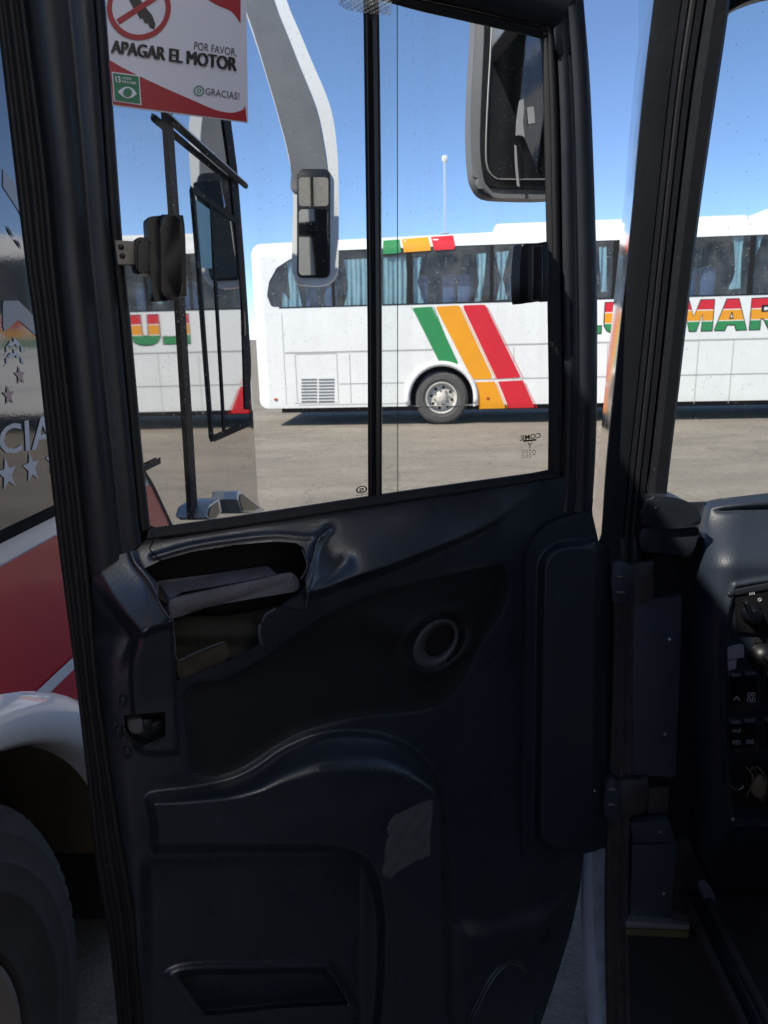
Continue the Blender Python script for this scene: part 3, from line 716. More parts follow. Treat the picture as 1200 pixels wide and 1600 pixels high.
# sliding sash: frame of the small driver's window
sa = [nb_s(296, 296), nb_s(372, 352), nb_s(388, 660), nb_s(326, 686)]
def strip(a, b2, wd, name='f', mat='nbbar', off=.016):
    a = np.array(a); b2 = np.array(b2); d = (b2-a)/np.linalg.norm(b2-a); nr = np.array([-d[1], d[0]])*wd
    return nbsheet(name, [a-nr, b2-nr, b2+nr, a+nr], M[mat], off, .012, raw=True, holes=[])
fr = [strip(sa[i], sa[(i+1) % 4], .012) for i in range(4)]
m1 = nb_s(324, 317); m2 = nb_s(345, 678); fr.append(strip(m1, m2, .014))
join('sash_frame', fr)
gmid = nbsheet('sash_glass', [sa[0], sa[1], sa[2], sa[3]], M['nbglass'], .0125, .03, raw=True, holes=[])
_r = [NP.at(np.array(float(x)), np.array(float(y)), .03) for x, y in ((262, 184), (322, 237), (384, 291))]
tube('roof_rail', _r, .011, M['nbbar'], nb)
tube('roof_rail_trim', [p+np.array([.004, 0, .009]) for p in _r], .005, M['alu'], nb)
cur = nbsheet('blue_blind', [(300, 312), (322, 328), (325, 420), (303, 418)], M['curtain'], .0145, .02)
strip(nb_s(375, 487), nb_s(376, 525), .012, 'door_handle', 'black', .02)
nbsheet('white_corner', [(378, 195), (385, 270), (393, 450), (396, 450), (388, 270), (381, 195)], M['white_shade'], .02, .02)
# two little wing-shaped side deflectors below the sash
for pts in ([(323, 808), (327, 790), (343, 778), (347, 800), (338, 812), (328, 812)], [(372, 768), (376, 766), (415, 797), (400, 802), (378, 802), (371, 780)]):
    pp = np.array(pts, float); c0 = pp.mean(0)
    o = slab('deflector', pts, NP, 0.0, .06, M['alu'], nb, .004)
    slab('deflector_face', (pp-c0)*.72+c0, NP, .05, .064, M['gloss_black'], nb)
# grey decal swoosh + lettering + stars + chevron on the glass
nbsheet('swoosh_decal', [(-5, 262), (-5, 292), (20, 330), (60, 420), (60, 380), (22, 300)], M['band_grey'], .0112, .012, holes=[])
nbsheet('trim_line', [(-5, 345), (-5, 351), (60, 440), (60, 430)], M['black'], .0118, .02, holes=[])
nbsheet('swoosh_decal', [(-5, 470), (-5, 520), (20, 500), (70, 545), (70, 520), (20, 470)], M['band_grey'], .0112, .012, holes=[])
def on_nb(off): 
    def f(Q):
        s = np.array([nb_s(x, y) for x, y in Q]); return nb_fn(off)(s)
    return f
text('lettering', 'CIAL', [(-12, 667), (103, 640), (106, 694), (-10, 712)], on_nb(.0116), M['letter'], nb, bold=.012)
for cx, cy, r, mt in ((2, 741, 27, 'letter'), (40, 731, 25, 'letter'), (75, 719, 24, 'letter'), (4, 618, 17, 'letter_pink'), (22, 587, 16, 'letter_pink')):
    c = nb_s(cx, cy); R_ = np.linalg.norm(nb_s(cx, cy+r)-c); pts = []
    for k in range(10):
        a = math.pi/2+k*math.pi/5; q = R_ if k % 2 == 0 else R_*.42
        pts.append(c+np.array([math.cos(a), math.sin(a)])*q)
    V = nb_fn(.0116)(np.vstack([[c], pts])); mesh('star', V, [(0, 1+k, 1+(k+1) % 10) for k in range(10)], M[mt], nb, False)
ch = []
for k in range(2):
    ch.append(nbsheet('c', [(-2, 545+k*18), (12, 526+k*18), (31, 549+k*18), (27, 553+k*18), (12, 535+k*18), (-2, 556+k*18)], M['letter'], .0116, .01, holes=[]))
join('chevron_mark', ch)
# wheel arch flare: glossy swelling
prof = [(-.004, -.05), (0, .012), (.014, .028), (.045, .036), (.078, .028), (.098, .004)]
V = []; Fc = []; A_ = list(range(0, 181, 4))
def arcp(a, g, h): return NP0+nd*(NC[0]+.02+(AX+g)*math.cos(math.radians(a)))+np.array([0, 0, AC+(AZ+g)*math.sin(math.radians(a))])+nn_*h
for a in A_:
    for g_, h in prof: V.append(arcp(a, g_, h))
m = len(prof)
for i in range(len(A_)-1):
    for j in range(m-1): Fc.append((i*m+j, i*m+j+1, i*m+m+j+1, i*m+m+j))
mesh('wheel_arch_flare', V, Fc, M['white_shade'], nb)
# wheel well liner
V = []; Fc = []
for a in A_:
    for h in (-.02, -.5): V.append(arcp(a, 0, h))
for i in range(len(A_)-1): Fc.append((2*i, 2*i+1, 2*i+3, 2*i+2))
mesh('wheel_well', V, Fc, M['well'], nb)
box('wheel_well_wall', NP0+nd*NC[0]-nn_*.55+np.array([0, 0, .72]), (.04, 1.5, .95), M['well'], nb)
NW = NP0+nd*.80-nn_*.02+np.array([0, 0, .50])
truck_wheel(nb, NW, nn_, .52, M['tyre_near'], M['rim_dark'], tread=True, ri=.535)
box('mud_flap', NP.at(np.array(150.), np.array(1450.), -.25), (.4, .02, .55), M['underbody'], nb)
box('underbody', NP0+nd*-2.5-nn_*1.3+np.array([0, 0, .55]), (2.2, 11.5, .5), M['underbody'], nb)
# its big mirror hanging ahead of the front corner
MPn = Plane((-.35, 3.75, 0), (.08, -1, 0))
arm_out = cr([(300, -110), (420, -50), (455, 20), (487, 95), (514, 160), (525, 215), (529, 290), (529, 400), (526, 432), (508, 445), (480, 446), (460, 438), (456, 400), (458, 310), (454, 262), (440, 200), (414, 110), (388, 30), (360, -40), (300, -80)], 4, True)
mr_ = slab('mirror_arm', arm_out, MPn, -.07, 0, M['mirror_white'], nb, .03, 4)
face = cr([(300, -104), (400, -55), (434, 20), (464, 95), (492, 165), (504, 220), (510, 262), (513, 300), (512, 300), (458, 300), (455, 262), (441, 202), (415, 112), (389, 30), (360, -38), (300, -78)], 4, True)
slab('mirror_arm_cover', face, MPn, -.02, .006, M['mirror_grey'], mr_, .004)
def rrpx(x0, x1, y0, y1, r, n=5):
    out = []
    for cx, cy, a0 in ((x1-r, y0+r, 270), (x1-r, y1-r, 0), (x0+r, y1-r, 90), (x0+r, y0+r, 180)):
        for k in range(n+1):
            a = math.radians(a0+90*k/n); out.append((cx+r*math.cos(a), cy+r*math.sin(a)))
    return np.array(out)
slab('mirror_frame', rrpx(464, 516, 264, 434, 9), MPn, -.02, .012, M['black'], mr_, .004)
MPg = Plane((-.35, 3.728, 1.95), (.10, -1, -.16))
slab('mirror_glass', rrpx(467, 513, 277, 322, 5), MPg, -.012, .0, M['lensglass'], mr_)
slab('mirror_glass', rrpx(467, 513, 327, 430, 6), Plane((-.35, 3.728, 1.95), (.16, -1, -.07)), -.012, .0, M['lensglass'], mr_)

# ============================================================ OUR COACH: open driver's door, pillar, dashboard
own = thing('coach', (1.7, -2.0, 0), 'coach whose worn charcoal driver door hangs open in the foreground, with pillar and dashboard', 'bus')
DPl0 = EYE+ray(235, 825)*(.95/ray(235, 825)[1])
rr2 = ray(865, 737); DPr0 = EYE+rr2*((DPl0[2]-EYE[2])/rr2[2])
dv = DPr0-DPl0; dv /= np.linalg.norm(dv); dn = np.array([dv[1], -dv[0], 0])
DP = Plane(DPl0, dn)
print('door width at belt', np.linalg.norm(DPr0-DPl0), DPl0, DPr0, 'z bottom', DP.at(200., 1680.))

LEFT = [(-22, -140), (-8, 0), (0, 70), (30, 330), (42, 429), (55, 520), (85, 800), (100, 923), (118, 1060), (135, 1210), (150, 1350), (171, 1470), (184, 1600), (192, 1690)]
SEALR = [(22, -140), (40, 0), (75, 270), (88, 420), (108, 600), (128, 780), (143, 930), (153, 1060), (171, 1190), (190, 1310), (210, 1425), (224, 1600), (230, 1690)]
GASL = [(132, -140), (148, 0), (160, 170), (172, 340), (190, 520), (209, 720), (220, 830)]
GLASL = [(150, -140), (164, 0), (177, 170), (191, 370), (206, 520), (222, 700), (235, 825)]
RIN = [(838, 30), (846, 62), (850, 200), (854, 400), (857, 600), (856, 735)]
RGA = [(862, 22), (868, 70), (874, 200), (877, 400), (880, 600), (878, 742)]
ROUT = [(903, -45), (912, 0), (922, 130), (929, 300), (933, 450), (933, 620), (930, 720), (925, 800)]

# door's main frame (the part), everything else hangs under it
lprof = [(0, 0), (.02, .014), (.10, .021), (.28, .027), (.50, .022), (.60, .011), (.66, .012), (.80, .017), (.97, .015), (1, .004)]
SE2 = [p for p in SEALR if p[1] <= 900]+[(141, 905)]
f1 = loft('a', SE2, GASL[:-1]+[(222, 850)], lprof, DP, M['frame'], own, 60)
rprof = [(0, .0), (.05, .012), (.35, .016), (.45, .010), (.52, .018), (.9, .016), (1, .0), (1, -.045)]
f2 = loft('a', RGA[:-1]+[(878, 760), (874, 800)], ROUT[1:], rprof, DP, M['frame'], own, 60)
TOPI = [(150, -125), (400, -58), (620, 8), (720, 32), (800, 50), (850, 62)]
TOPG = [(130, -150), (400, -82), (622, -10), (730, 15), (810, 34), (868, 46)]
TOPO = [(110, -200), (400, -150), (640, -85), (760, -60), (850, -48), (905, -20)]
f3 = loft('a', TOPG, TOPO, [(0, 0), (.06, .014), (.5, .018), (.95, .014), (1, -.03)], DP, M['frame'], own, 40)
f4 = slab('a', [(866, 44), (905, -22), (913, 4), (918, 80), (872, 90)], DP, -.02, .0145, M['frame'], own, .003)
door = join('door', [f1, f2, f3, f4], 'open driver door with sliding window, broken shelf and moulded armrest')
g1 = loft('g', GASL, GLASL, [(0, .004), (.08, .013), (.5, .012), (.85, .010), (1, .0), (1, -.02)], DP, M['rubber'], door, 50)
g2 = loft('g', RIN, RGA, [(0, -.02), (0, .0), (.15, .010), (.4, .006), (.55, .012), (.9, .010), (1, .0)], DP, M['rubber'], door, 50)
g3 = loft('g', TOPI, TOPG, [(0, -.02), (0, .002), (.2, .011), (.5, .006), (.7, .010), (1, .004)], DP, M['rubber'], door, 40)
BOTI = [(233, 826), (320, 813), (410, 800), (600, 771), (720, 754), (830, 739), (860, 733)]
BOTG = [(228, 845), (320, 833), (410, 820), (600, 790), (720, 772), (830, 755), (880, 747)]
g4 = loft('g', BOTI, BOTG, [(0, -.02), (0, .002), (.12, .012), (.5, .010), (.6, .014), (.95, .014), (1, .0)], DP, M['rubber'], door, 60)
join('window_gasket', [g1, g2, g3, g4])
sprof = [(0, -.05), (.0, -.012), (.06, .002), (.16, .004), (.22, -.004), (.36, -.004), (.44, .007), (.56, .008), (.62, -.002), (.74, -.002), (.80, .008), (.94, .008), (1, -.006)]
loft('edge_seal', LEFT, SEALR, sprof, DP, M['rubber'], door, 120)

# outer skin behind (also closes the cavity)
bottom_r = [(925, 800), (935, 845), (945, 900), (946, 1325), (912, 1332), (906, 1390), (893, 1450), (872, 1520), (845, 1600), (815, 1690)]
skin = [tuple(p) for p in LEFT]+[(400, 1690), (815, 1690)]+bottom_r[::-1][1:]+[tuple(p) for p in ROUT[::-1][1:]]+[tuple(p) for p in TOPO[::-1][1:]]
win_hole = [tuple(p) for p in GLASL]+[tuple(p) for p in BOTI[1:]]+[tuple(p) for p in RIN[::-1][1:]]+[tuple(p) for p in TOPI[::-1][1:]]
wh = np.array(win_hole, float)
gm('outer_skin', np.array(skin, float), 9, pk(DP, -.046), M['underbody'], door, holes=[wh])

# glass: two sliding panes
gA = [(140, -135), (607, -10), (621, -5), (621, 772), (235, 832), (200, 520), (175, 170)]
gB = [(572, -20), (850, 55), (865, 200), (868, 745), (577, 790)]
slab('window_pane', gA, DP, -.0095, -.006, M['pane'], door, smooth=False, label='left sliding pane with the paper sign on it')
slab('window_pane', gB, DP, -.017, -.0135, M['pane'], door, smooth=False, label='right sliding pane with maker mark in its corner')
loft('pane_edge', [(620, 0), (620.6, 400), (621, 771)], [(621.3, 0), (621.9, 400), (622.2, 771)], [(0, -.006), (.5, -.004), (1, -.006)], DP, M['glass_edge'], door, 12)
loft('window_divider', [(567, -30), (570, 200), (574, 500), (575, 777)], [(592, -20), (595, 200), (597, 500), (597, 774)], [(0, -.02), (0, .004), (.12, .010), (.3, .011), (.45, .007), (.7, .008), (.85, .011), (.97, .008), (1, -.02)], DP, M['gloss_black'], door, 40)
# crumpled clear tape at the head of the divider
def crump(Q): return .014+.004*np.sin(Q[:, 0]*.5+Q[:, 1]*.9)+.003*np.sin(Q[:, 0]*1.3-Q[:, 1]*.6)
gm('tape_scrap', [(528, -20), (528, 6), (540, 15), (566, 20), (611, 24), (612, -8)], 2.0, pk(DP, crump), M['clear_tape'], door, smooth=False)
# maker marks printed on the glass, seen from the back
text('glass_mark', 'COMIL', [(811, 681), (845, 676), (845, 684), (812, 689)], pk(DP, -.0120), M['ink'], door, mirror=True, bold=.02)
mk = [slab('m', [(818, 688), (838, 686), (838, 688.5), (818, 690.5)], DP, -.0135, -.0125, M['ink'], door, smooth=False)]
mk.append(text('m', 'Y', [(824, 692), (832, 691), (832, 700), (824, 701)], pk(DP, -.0122), M['ink'], door, mirror=True))
for k in range(4): mk.append(text('m', 'BR AS 2 M%d' % (k+3), [(815, 703+k*3.6), (830, 702+k*3.6), (830, 704.4+k*3.6), (815, 705.6+k*3.6)], pk(DP, -.0122), M['ink'], door, mirror=True))
mk.append(text('m', 'O', [(832, 703), (837, 702.5), (837, 711), (832, 711.5)], pk(DP, -.0122), M['ink'], door))
join('glass_small_print', mk)
mk = [text('m', 'O', [(556, 760), (574, 758), (574, 770), (556, 772)], pk(DP, -.0045), M['ink'], door), text('m', 'S', [(561, 763), (569, 762), (569, 768), (561, 769)], pk(DP, -.0043), M['ink'], door, mirror=True, bold=.03), text('m', 'Temperado', [(556, 773), (575, 770), (575, 773), (556, 776)], pk(DP, -.0043), M['ink'], door, mirror=True)]
join('glass_emblem', mk)

# window latches
slab('latch_bracket', [(179, 375), (216, 377), (218, 414), (184, 414)], DP, .008, .020, M['metal'], door, .001, smooth=False)
for x, y in ((184, 386), (186, 400)):
    lathe('screw', DP.at(np.array(float(x+5)), np.array(float(y)), .020), dn, [(.0035, -.002), (.0035, .001), (.001, .002)], M['black'], door, 10)
L1 = cr([(231, 345), (237, 338), (280, 336), (287, 342), (290, 380), (291, 455), (288, 463), (250, 471), (240, 466), (236, 432), (215, 424), (212, 400), (214, 372), (231, 370)], 3, True)
la = slab('window_latch', L1, DP, .0, .030, M['gloss_black'], door, .006, 3)
slab('latch_grip', cr([(250, 337), (268, 336), (282, 340), (285, 380), (286, 455), (270, 466), (254, 467), (252, 420), (251, 370)], 3, True), DP, .028, .046, M['gloss_black'], door, .006, 3)
slab('latch_knob', rrpx(216, 236, 376, 428, 4), DP, .02, .036, M['gloss_black'], door, .004, 3)
L2 = cr([(816, 385), (822, 382), (850, 380), (857, 384), (858, 464), (850, 469), (820, 474), (813, 471), (812, 430)], 3, True)
slab('window_latch', L2, DP, -.002, .020, M['gloss_black'], door, .004, 3)
slab('latch_grip', [(832, 383), (850, 382), (850, 467), (832, 470)], DP, .018, .031, M['gloss_black'], door, .005, 3)
for x, y in ((189, 712), (858, 210)):
    pass

# ---- moulded inner trim as a relief
armrest = cr([(231, 1240), (300, 1228), (360, 1215), (400, 1196), (440, 1168), (490, 1146), (540, 1138), (600, 1143), (650, 1168), (684, 1212), (698, 1270), (703, 1400), (706, 1560), (706, 1720), (590, 1720), (590, 1500), (588, 1420), (574, 1362), (545, 1338), (500, 1332), (400, 1331), (300, 1331), (240, 1331), (236, 1290)], 5, True)
armtop = cr([(240, 1262), (330, 1254), (420, 1236), (520, 1212), (600, 1204), (650, 1208), (690, 1230), (698, 1270), (703, 1400), (706, 1560), (706, 1720), (590, 1720), (590, 1420), (545, 1338), (400, 1331), (250, 1328), (238, 1295)], 5, True)
insert = cr([(289, 1078), (350, 1060), (420, 1022), (500, 965), (590, 926), (690, 900), (770, 883), (790, 890), (795, 915), (785, 955), (750, 1010), (722, 1065), (690, 1100), (640, 1112), (560, 1120), (480, 1140), (430, 1165), (385, 1195), (340, 1212), (308, 1210), (296, 1190)], 5, True)
pocket_o = cr([(262, 1522), (300, 1508), (400, 1506), (500, 1504), (520, 1512), (555, 1568), (548, 1578), (460, 1582), (330, 1600), (312, 1592), (280, 1552)], 5, True)
pocket_i = cr([(277, 1524), (305, 1514), (400, 1512), (500, 1510), (514, 1518), (545, 1566), (535, 1572), (440, 1577), (330, 1588), (316, 1582), (295, 1552)], 5, True)
leftbox = cr([(208, 988), (240, 978), (272, 968), (276, 1040), (283, 1170), (275, 1180), (212, 1175), (203, 1100), (201, 1040), (206, 1010)], 4, True)
hole1 = np.array([(226, 888), (250, 876), (300, 862), (370, 851), (430, 846), (462, 848), (475, 856), (479, 872), (482, 886), (476, 906), (481, 920), (479, 950), (466, 954), (440, 948), (415, 955), (405, 975), (403, 1008), (380, 1022), (340, 1040), (300, 1056), (276, 1064), (274, 1030), (270, 972), (262, 962), (250, 945), (246, 930), (247, 912), (236, 900)], float)
hole2 = np.array([(194, 1118), (258, 1112), (259, 1152), (240, 1164), (222, 1168), (203, 1156), (196, 1140)], float)
lens = cr([(735, 1610), (748, 1560), (775, 1515), (805, 1500), (825, 1518), (832, 1545), (826, 1610)], 5, True)
lower = cr([(700, 1455), (760, 1436), (830, 1414), (880, 1396), (886, 1410), (870, 1480), (845, 1560), (820, 1640), (700, 1700)], 5, True)
def smi(x, X, Y):
    C_ = cr(list(zip(X, Y)), 10); o_ = np.argsort(C_[:, 0]); return np.interp(x, C_[o_, 0], C_[o_, 1])
def ygl(x): return np.interp(x, [150, 235, 410, 600, 720, 830, 930], [868, 850, 823, 793, 775, 758, 742])
def ycr(x): return smi(x, [150, 215, 270, 480, 540, 600, 660, 720, 770, 820], [992, 986, 968, 925, 905, 884, 861, 837, 812, 775])
def pd(Q, L):
    L = np.asarray(L, float); best = np.full(len(Q), 1e18)
    for a, b in zip(L[:-1], L[1:]):
        ab = b-a; t = np.clip(((Q-a)@ab)/(ab@ab), 0, 1); best = np.minimum(best, ((Q-a-t[:, None]*ab)**2).sum(1))
    return np.sqrt(best)
RIM_L = cr([(205, 862), (212, 880), (232, 905), (252, 940), (268, 966)], 4); RIM_T = cr([(240, 870), (300, 853), (370, 842), (430, 836), (480, 840), (500, 836)], 4)
FOLD = cr([(512, 826), (498, 845), (489, 865), (487, 885), (480, 915)], 4); FOLD2 = cr([(540, 880), (520, 900), (500, 912), (484, 922)], 4)
COLX = [[880, 900, 930, 960, 990, 1012, 1040, 1110, 1180, 1300, 1600], [143, 150, 166, 188, 212, 208, 200, 197, 200, 215, 240]]
def hf(Q):
    x, y = Q[:, 0], Q[:, 1]
    A = smi(x, [150, 220, 300, 480, 560, 640, 720, 790, 830], [.026, .056, .074, .084, .072, .052, .028, .008, 0])
    y0 = ygl(x); yc = ycr(x); up = ss((y-y0)/np.maximum(yc-y0, 1))
    t = np.clip((y-y0)/np.maximum(yc-y0, 1), 0, 1); up = t**1.5*(1.0)+.12*np.sin(t*math.pi)
    dn_ = 1-.62*ss((y-yc)/15)-.38*ss((y-yc)/130)
    h = .012+A*np.where(y < yc, up, dn_)
    # shallow scoop just right of the break
    h -= .010*np.exp(-((x-520)/30)**2-((y-885)/28)**2)
    # left column rolls away to the door edge
    xl = smi(y, *COLX); wdt = np.interp(y, [880, 1000, 1040, 1180, 1300], [30, 26, 34, 36, 60]); base = h
    hl = .030*ss((x-(xl-70))/70)-.024
    k = ss((x-xl+wdt*.5)/wdt)*np.where(y > 870, 1, 0)+np.where(y > 870, 0, 1)
    h = base*k+np.minimum(hl, base)*(1-k)
    h = h+.0055*np.exp(-(pd(Q, RIM_L)/5)**2)+.0050*np.exp(-(pd(Q, RIM_T)/5)**2)+.0080*np.exp(-(pd(Q, FOLD)/6)**2)-.006*np.exp(-(pd(Q, FOLD2)/12)**2)
    s = sd(Q, leftbox); h = h+.018*ss(s/10)
    # ribbed insert sits slightly sunk behind a lip
    s = sd(Q, insert); h = h-.006*ss((s+8)/22)
    # teardrop dish with the speaker / pull hole
    ex, ey = x-686, y-1002; a = math.radians(-38)
    u = ex*math.cos(a)+ey*math.sin(a); v = -ex*math.sin(a)+ey*math.cos(a)
    d = np.sqrt((u/44)**2+(v/31)**2); h = h-.020*ss((1.15-d)/.5)+.005*np.exp(-((d-1.35)/.22)**2)
    u2 = x-625; v2 = y-985-.25*(x-625); d2 = np.sqrt((u2/75)**2+(v2/40)**2); h = h+.010*ss((1-d2)/.9)*ss((d-1.0)/.5)
    # armrest
    s1 = sd(Q, armrest)
    fade = 1-.35*ss((y-1380)/200)
    yt = smi(x, [231, 300, 360, 400, 440, 490, 540, 600, 650, 684, 700, 712], [1234, 1225, 1212, 1193, 1165, 1143, 1135, 1140, 1165, 1208, 1280, 1330])
    wt_ = smi(x, [231, 360, 450, 550, 640, 690], [24, 38, 64, 74, 62, 40])
    arm = .076*(.25*ss((y-yt+8)/26)+.75*ss((y-yt)/wt_)); cut = ss((s1+2)/16)
    fade = 1-.35*ss((y-1380)/200)
    h = h*(1-cut)+(h*.35+arm*fade)*cut
    # lower field, inside the arm, lies deeper
    inn = np.minimum(ss((590-x)/30), ss((y-1335)/22))*ss((x-215)/25); h = h-.022*inn*(1-ss(s1/8))
    # right lower bulges
    s = sd(Q, lower); h = h+.018*ss((s+6)/46)
    s = sd(Q, lens); h = h+.006*ss(s/6)-.003*np.exp(-(s/4)**2)
    # map pocket: ridge and recess
    so = sd(Q, pocket_o); si = sd(Q, pocket_i)
    h = h+.009*ss((so+8)/16)-.034*ss(si/10)
    # scuffs and slight warps of old moulding
    h = h+.0010*np.sin(x*.021+y*.013)+.0007*np.sin(x*.05-y*.031)
    return h
trim_out = [(143, 900), (146, 880), (170, 872), (215, 858), (228, 843)]+[(x, ygl(np.array(float(x)))-4) for x in range(260, 880, 40)]+[(885, 745), (927, 780)]+bottom_r[:5]+bottom_r[5:]+[(400, 1690), (230, 1690)]+[tuple(p) for p in SEALR[::-1] if 900 < p[1] < 1690]
trim_out = [(float(a), float(b2)) for a, b2 in trim_out]
gm('trim_panel', trim_out, 2.1, pk(DP, hf), M['trim'], door, holes=[hole1, hole2, insert])
gm('ribbed_insert', insert, 2.6, pk(DP, hf), M['ribbed'], door, holes=[hole1])
# speaker / pull ring
a = math.radians(38)
def ell(rx, ry, n=40, cx=683, cy=1004, rot=a):
    return [(cx+rx*math.cos(t)*math.cos(rot)+ry*math.sin(t)*math.sin(rot), cy-rx*math.cos(t)*math.sin(rot)+ry*math.sin(t)*math.cos(rot)) for t in np.linspace(0, 2*math.pi, n, endpoint=False)]
def ringobj(name, r1, r0, prof, mat, parent, cx, cy, cx0, cy0, ang):
    O = np.array(ell(*r1, cx=cx, cy=cy, rot=ang)); I = np.array(ell(*r0, cx=cx0, cy=cy0, rot=ang)); V = []; m = len(prof); n = len(O)
    for i in range(n):
        for t, h in prof:
            q = O[i]*(1-t)+I[i]*t; V.append(DP.at(q[0], q[1], h))
    return mesh(name, V, [(i*m+j, i*m+j+1, ((i+1) % n)*m+j+1, ((i+1) % n)*m+j) for i in range(n) for j in range(m-1)], mat, parent)
ringobj('pull_ring', (45, 31), (28, 17), [(0, -.005), (.08, .006), (.35, .010), (.75, .003), (1, -.004), (1.02, -.03)], M['panel'], door, 680, 1006, 686, 1001, math.radians(52))
slab('pull_hole', ell(28, 17, cx=686, cy=1001, rot=math.radians(52)), DP, -.03, -.012, M['void'], door, smooth=False)
# grey repair tape on the armrest column
patch = [(608, 1282), (616, 1272), (640, 1262), (664, 1250), (676, 1249), (677, 1262), (674, 1300), (674, 1336), (664, 1342), (650, 1346), (636, 1356), (622, 1362), (612, 1374), (604, 1372), (595, 1366), (600, 1340), (601, 1318), (606, 1306), (603, 1296)]
gm('repair_tape', patch, 1.6, pk(DP, lambda Q: hf(Q)+.0016+.0004*np.sin(Q[:, 0]*.3+Q[:, 1]*.2)), M['tape'], door, jag=True)

# broken shelf: what shows inside
cav = np.array([(205, 830), (500, 815), (505, 1010), (420, 1060), (260, 1085), (190, 1000)], float)
gm('cavity_back', cav, 12, pk(DP, -.042), M['void'], door)
gm('cavity_board', cr([(262, 972), (360, 962), (440, 945), (478, 945), (470, 1000), (400, 1030), (268, 1062)], 3, True), 5, pk(DP, lambda Q: -.012+.004*np.sin(Q[:, 1]*.16)), M['olive'], door)
gm('cavity_floor', cr([(246, 908), (330, 902), (330, 925), (262, 945)], 3, True), 4, pk(DP, lambda Q: -.03+(Q[:, 1]-905)*.0016), M['foam'], door)
def sheet(name, quad, mat, hs, bev=0.0, thick=.003):
    Pn = np.array([DP.at(np.array(float(x)), np.array(float(y)), h) for (x, y), h in zip(quad, hs)])
    n = len(Pn); Bk = Pn-dn*thick-np.array([0, 0, thick*.5])
    return mesh(name, np.vstack([Pn, Bk]), [list(range(n)), list(range(2*n-1, n-1, -1))]+[(i, n+i, n+(i+1) % n, (i+1) % n) for i in range(n)], mat, door, False)
a1 = sheet('s', [(248, 908), (330, 897), (418, 884), (434, 898), (350, 914), (285, 925), (266, 936), (262, 962), (250, 948)], M['plate'], [-.02, -.02, -.02, .028, .030, .032, .034, .04, .01])
fb_ = cr([(264, 945), (270, 936), (330, 922), (400, 907), (448, 896), (460, 898), (466, 906), (467, 922), (440, 928), (380, 938), (320, 950), (275, 966), (265, 962)], 3, True)
a2 = slab('s', fb_, DP, .034, .040, M['plate'], door, .0015)
join('metal_bracket', [a1, a2])
slab('foam_pad', cr([(276, 1034), (300, 1024), (335, 1012), (355, 1006), (359, 1020), (355, 1036), (335, 1050), (305, 1062), (282, 1066)], 3, True), DP, -.01, .012, M['foam'], door, .006, 3)
slab('foam_pad', cr([(412, 968), (440, 958), (478, 954), (520, 935), (560, 926), (520, 946), (470, 975), (430, 1000), (412, 1008), (408, 990)], 3, True), DP, -.01, .016, M['foam'], door, .004, 3)
def edge_line(name, pts, r=.0013, dh=.002, mat='fibre_edge', n=4):
    q = cr(pts, n); Vp = DP.at(q[:, 0], q[:, 1], hf(q)+dh); return tube('e', Vp, r, M[mat], door, 6)
ed = [edge_line('e', [(270, 968), (273, 1000), (277, 1031), (300, 1022), (330, 1010), (350, 1003)], .0011), edge_line('e', [(430, 951), (414, 962), (410, 972)], .0017), edge_line('e', [(406, 976), (405, 990), (409, 1007)], .0024),
      edge_line('e', [(470, 905), (476, 895), (480, 882), (472, 858)], .0010), edge_line('e', [(247, 912), (246, 935), (262, 962), (270, 967)], .0010), edge_line('e', [(478, 915), (481, 925), (478, 950)], .0018)]
for o_ in ed: o_.name = 'broken_edge'
slab('torn_flap', [(444, 948), (470, 930), (480, 917), (483, 924), (479, 953), (466, 953)], DP, .028, .038, P('torn_fibreglass', (.035, .043, .055), .5, bump=.3, bscale=80), door, .001)
# crack lines in the mould
ck = [edge_line('e', [(237, 832), (240, 845), (234, 857), (243, 868), (252, 876)], .0009, .0008, 'void', 3), edge_line('e', [(514, 824), (502, 834), (492, 848), (490, 860), (484, 880)], .0012, .0008, 'void', 3)]
join('mould_cracks', ck)
# latch inside hole2
slab('latch_recess', [(188, 1108), (264, 1104), (266, 1172), (190, 1174)], DP, -.04, -.03, M['void'], door, smooth=False)
lm = [slab('s', cr([(200, 1128), (222, 1124), (226, 1140), (214, 1148), (203, 1144)], 3, True), DP, -.03, -.004, M['plate'], door, .002), slab('s', rrpx(224, 238, 1124, 1142, 4), DP, -.03, .0, M['frame'], door, .002),
      slab('s', cr([(205, 1146), (250, 1126), (254, 1146), (230, 1160), (212, 1158)], 3, True), DP, -.03, -.012, M['frame'], door, .003), 
      slab('s', cr([(192, 1140), (198, 1154), (222, 1170), (240, 1166), (262, 1152), (258, 1150), (238, 1161), (222, 1164), (202, 1152), (196, 1138)], 3, True), DP, .0, .015, M['frame'], door, .001)]
join('door_catch', lm)
for x, y in ((193, 1098), (186, 1146), (200, 1178)): slab('stud', rrpx(x-5, x+5, y-9, y+9, 4), DP, .0, float(hf(np.array([[x, y]], float))[0])+.006, M['frame'], door, .003, 2)
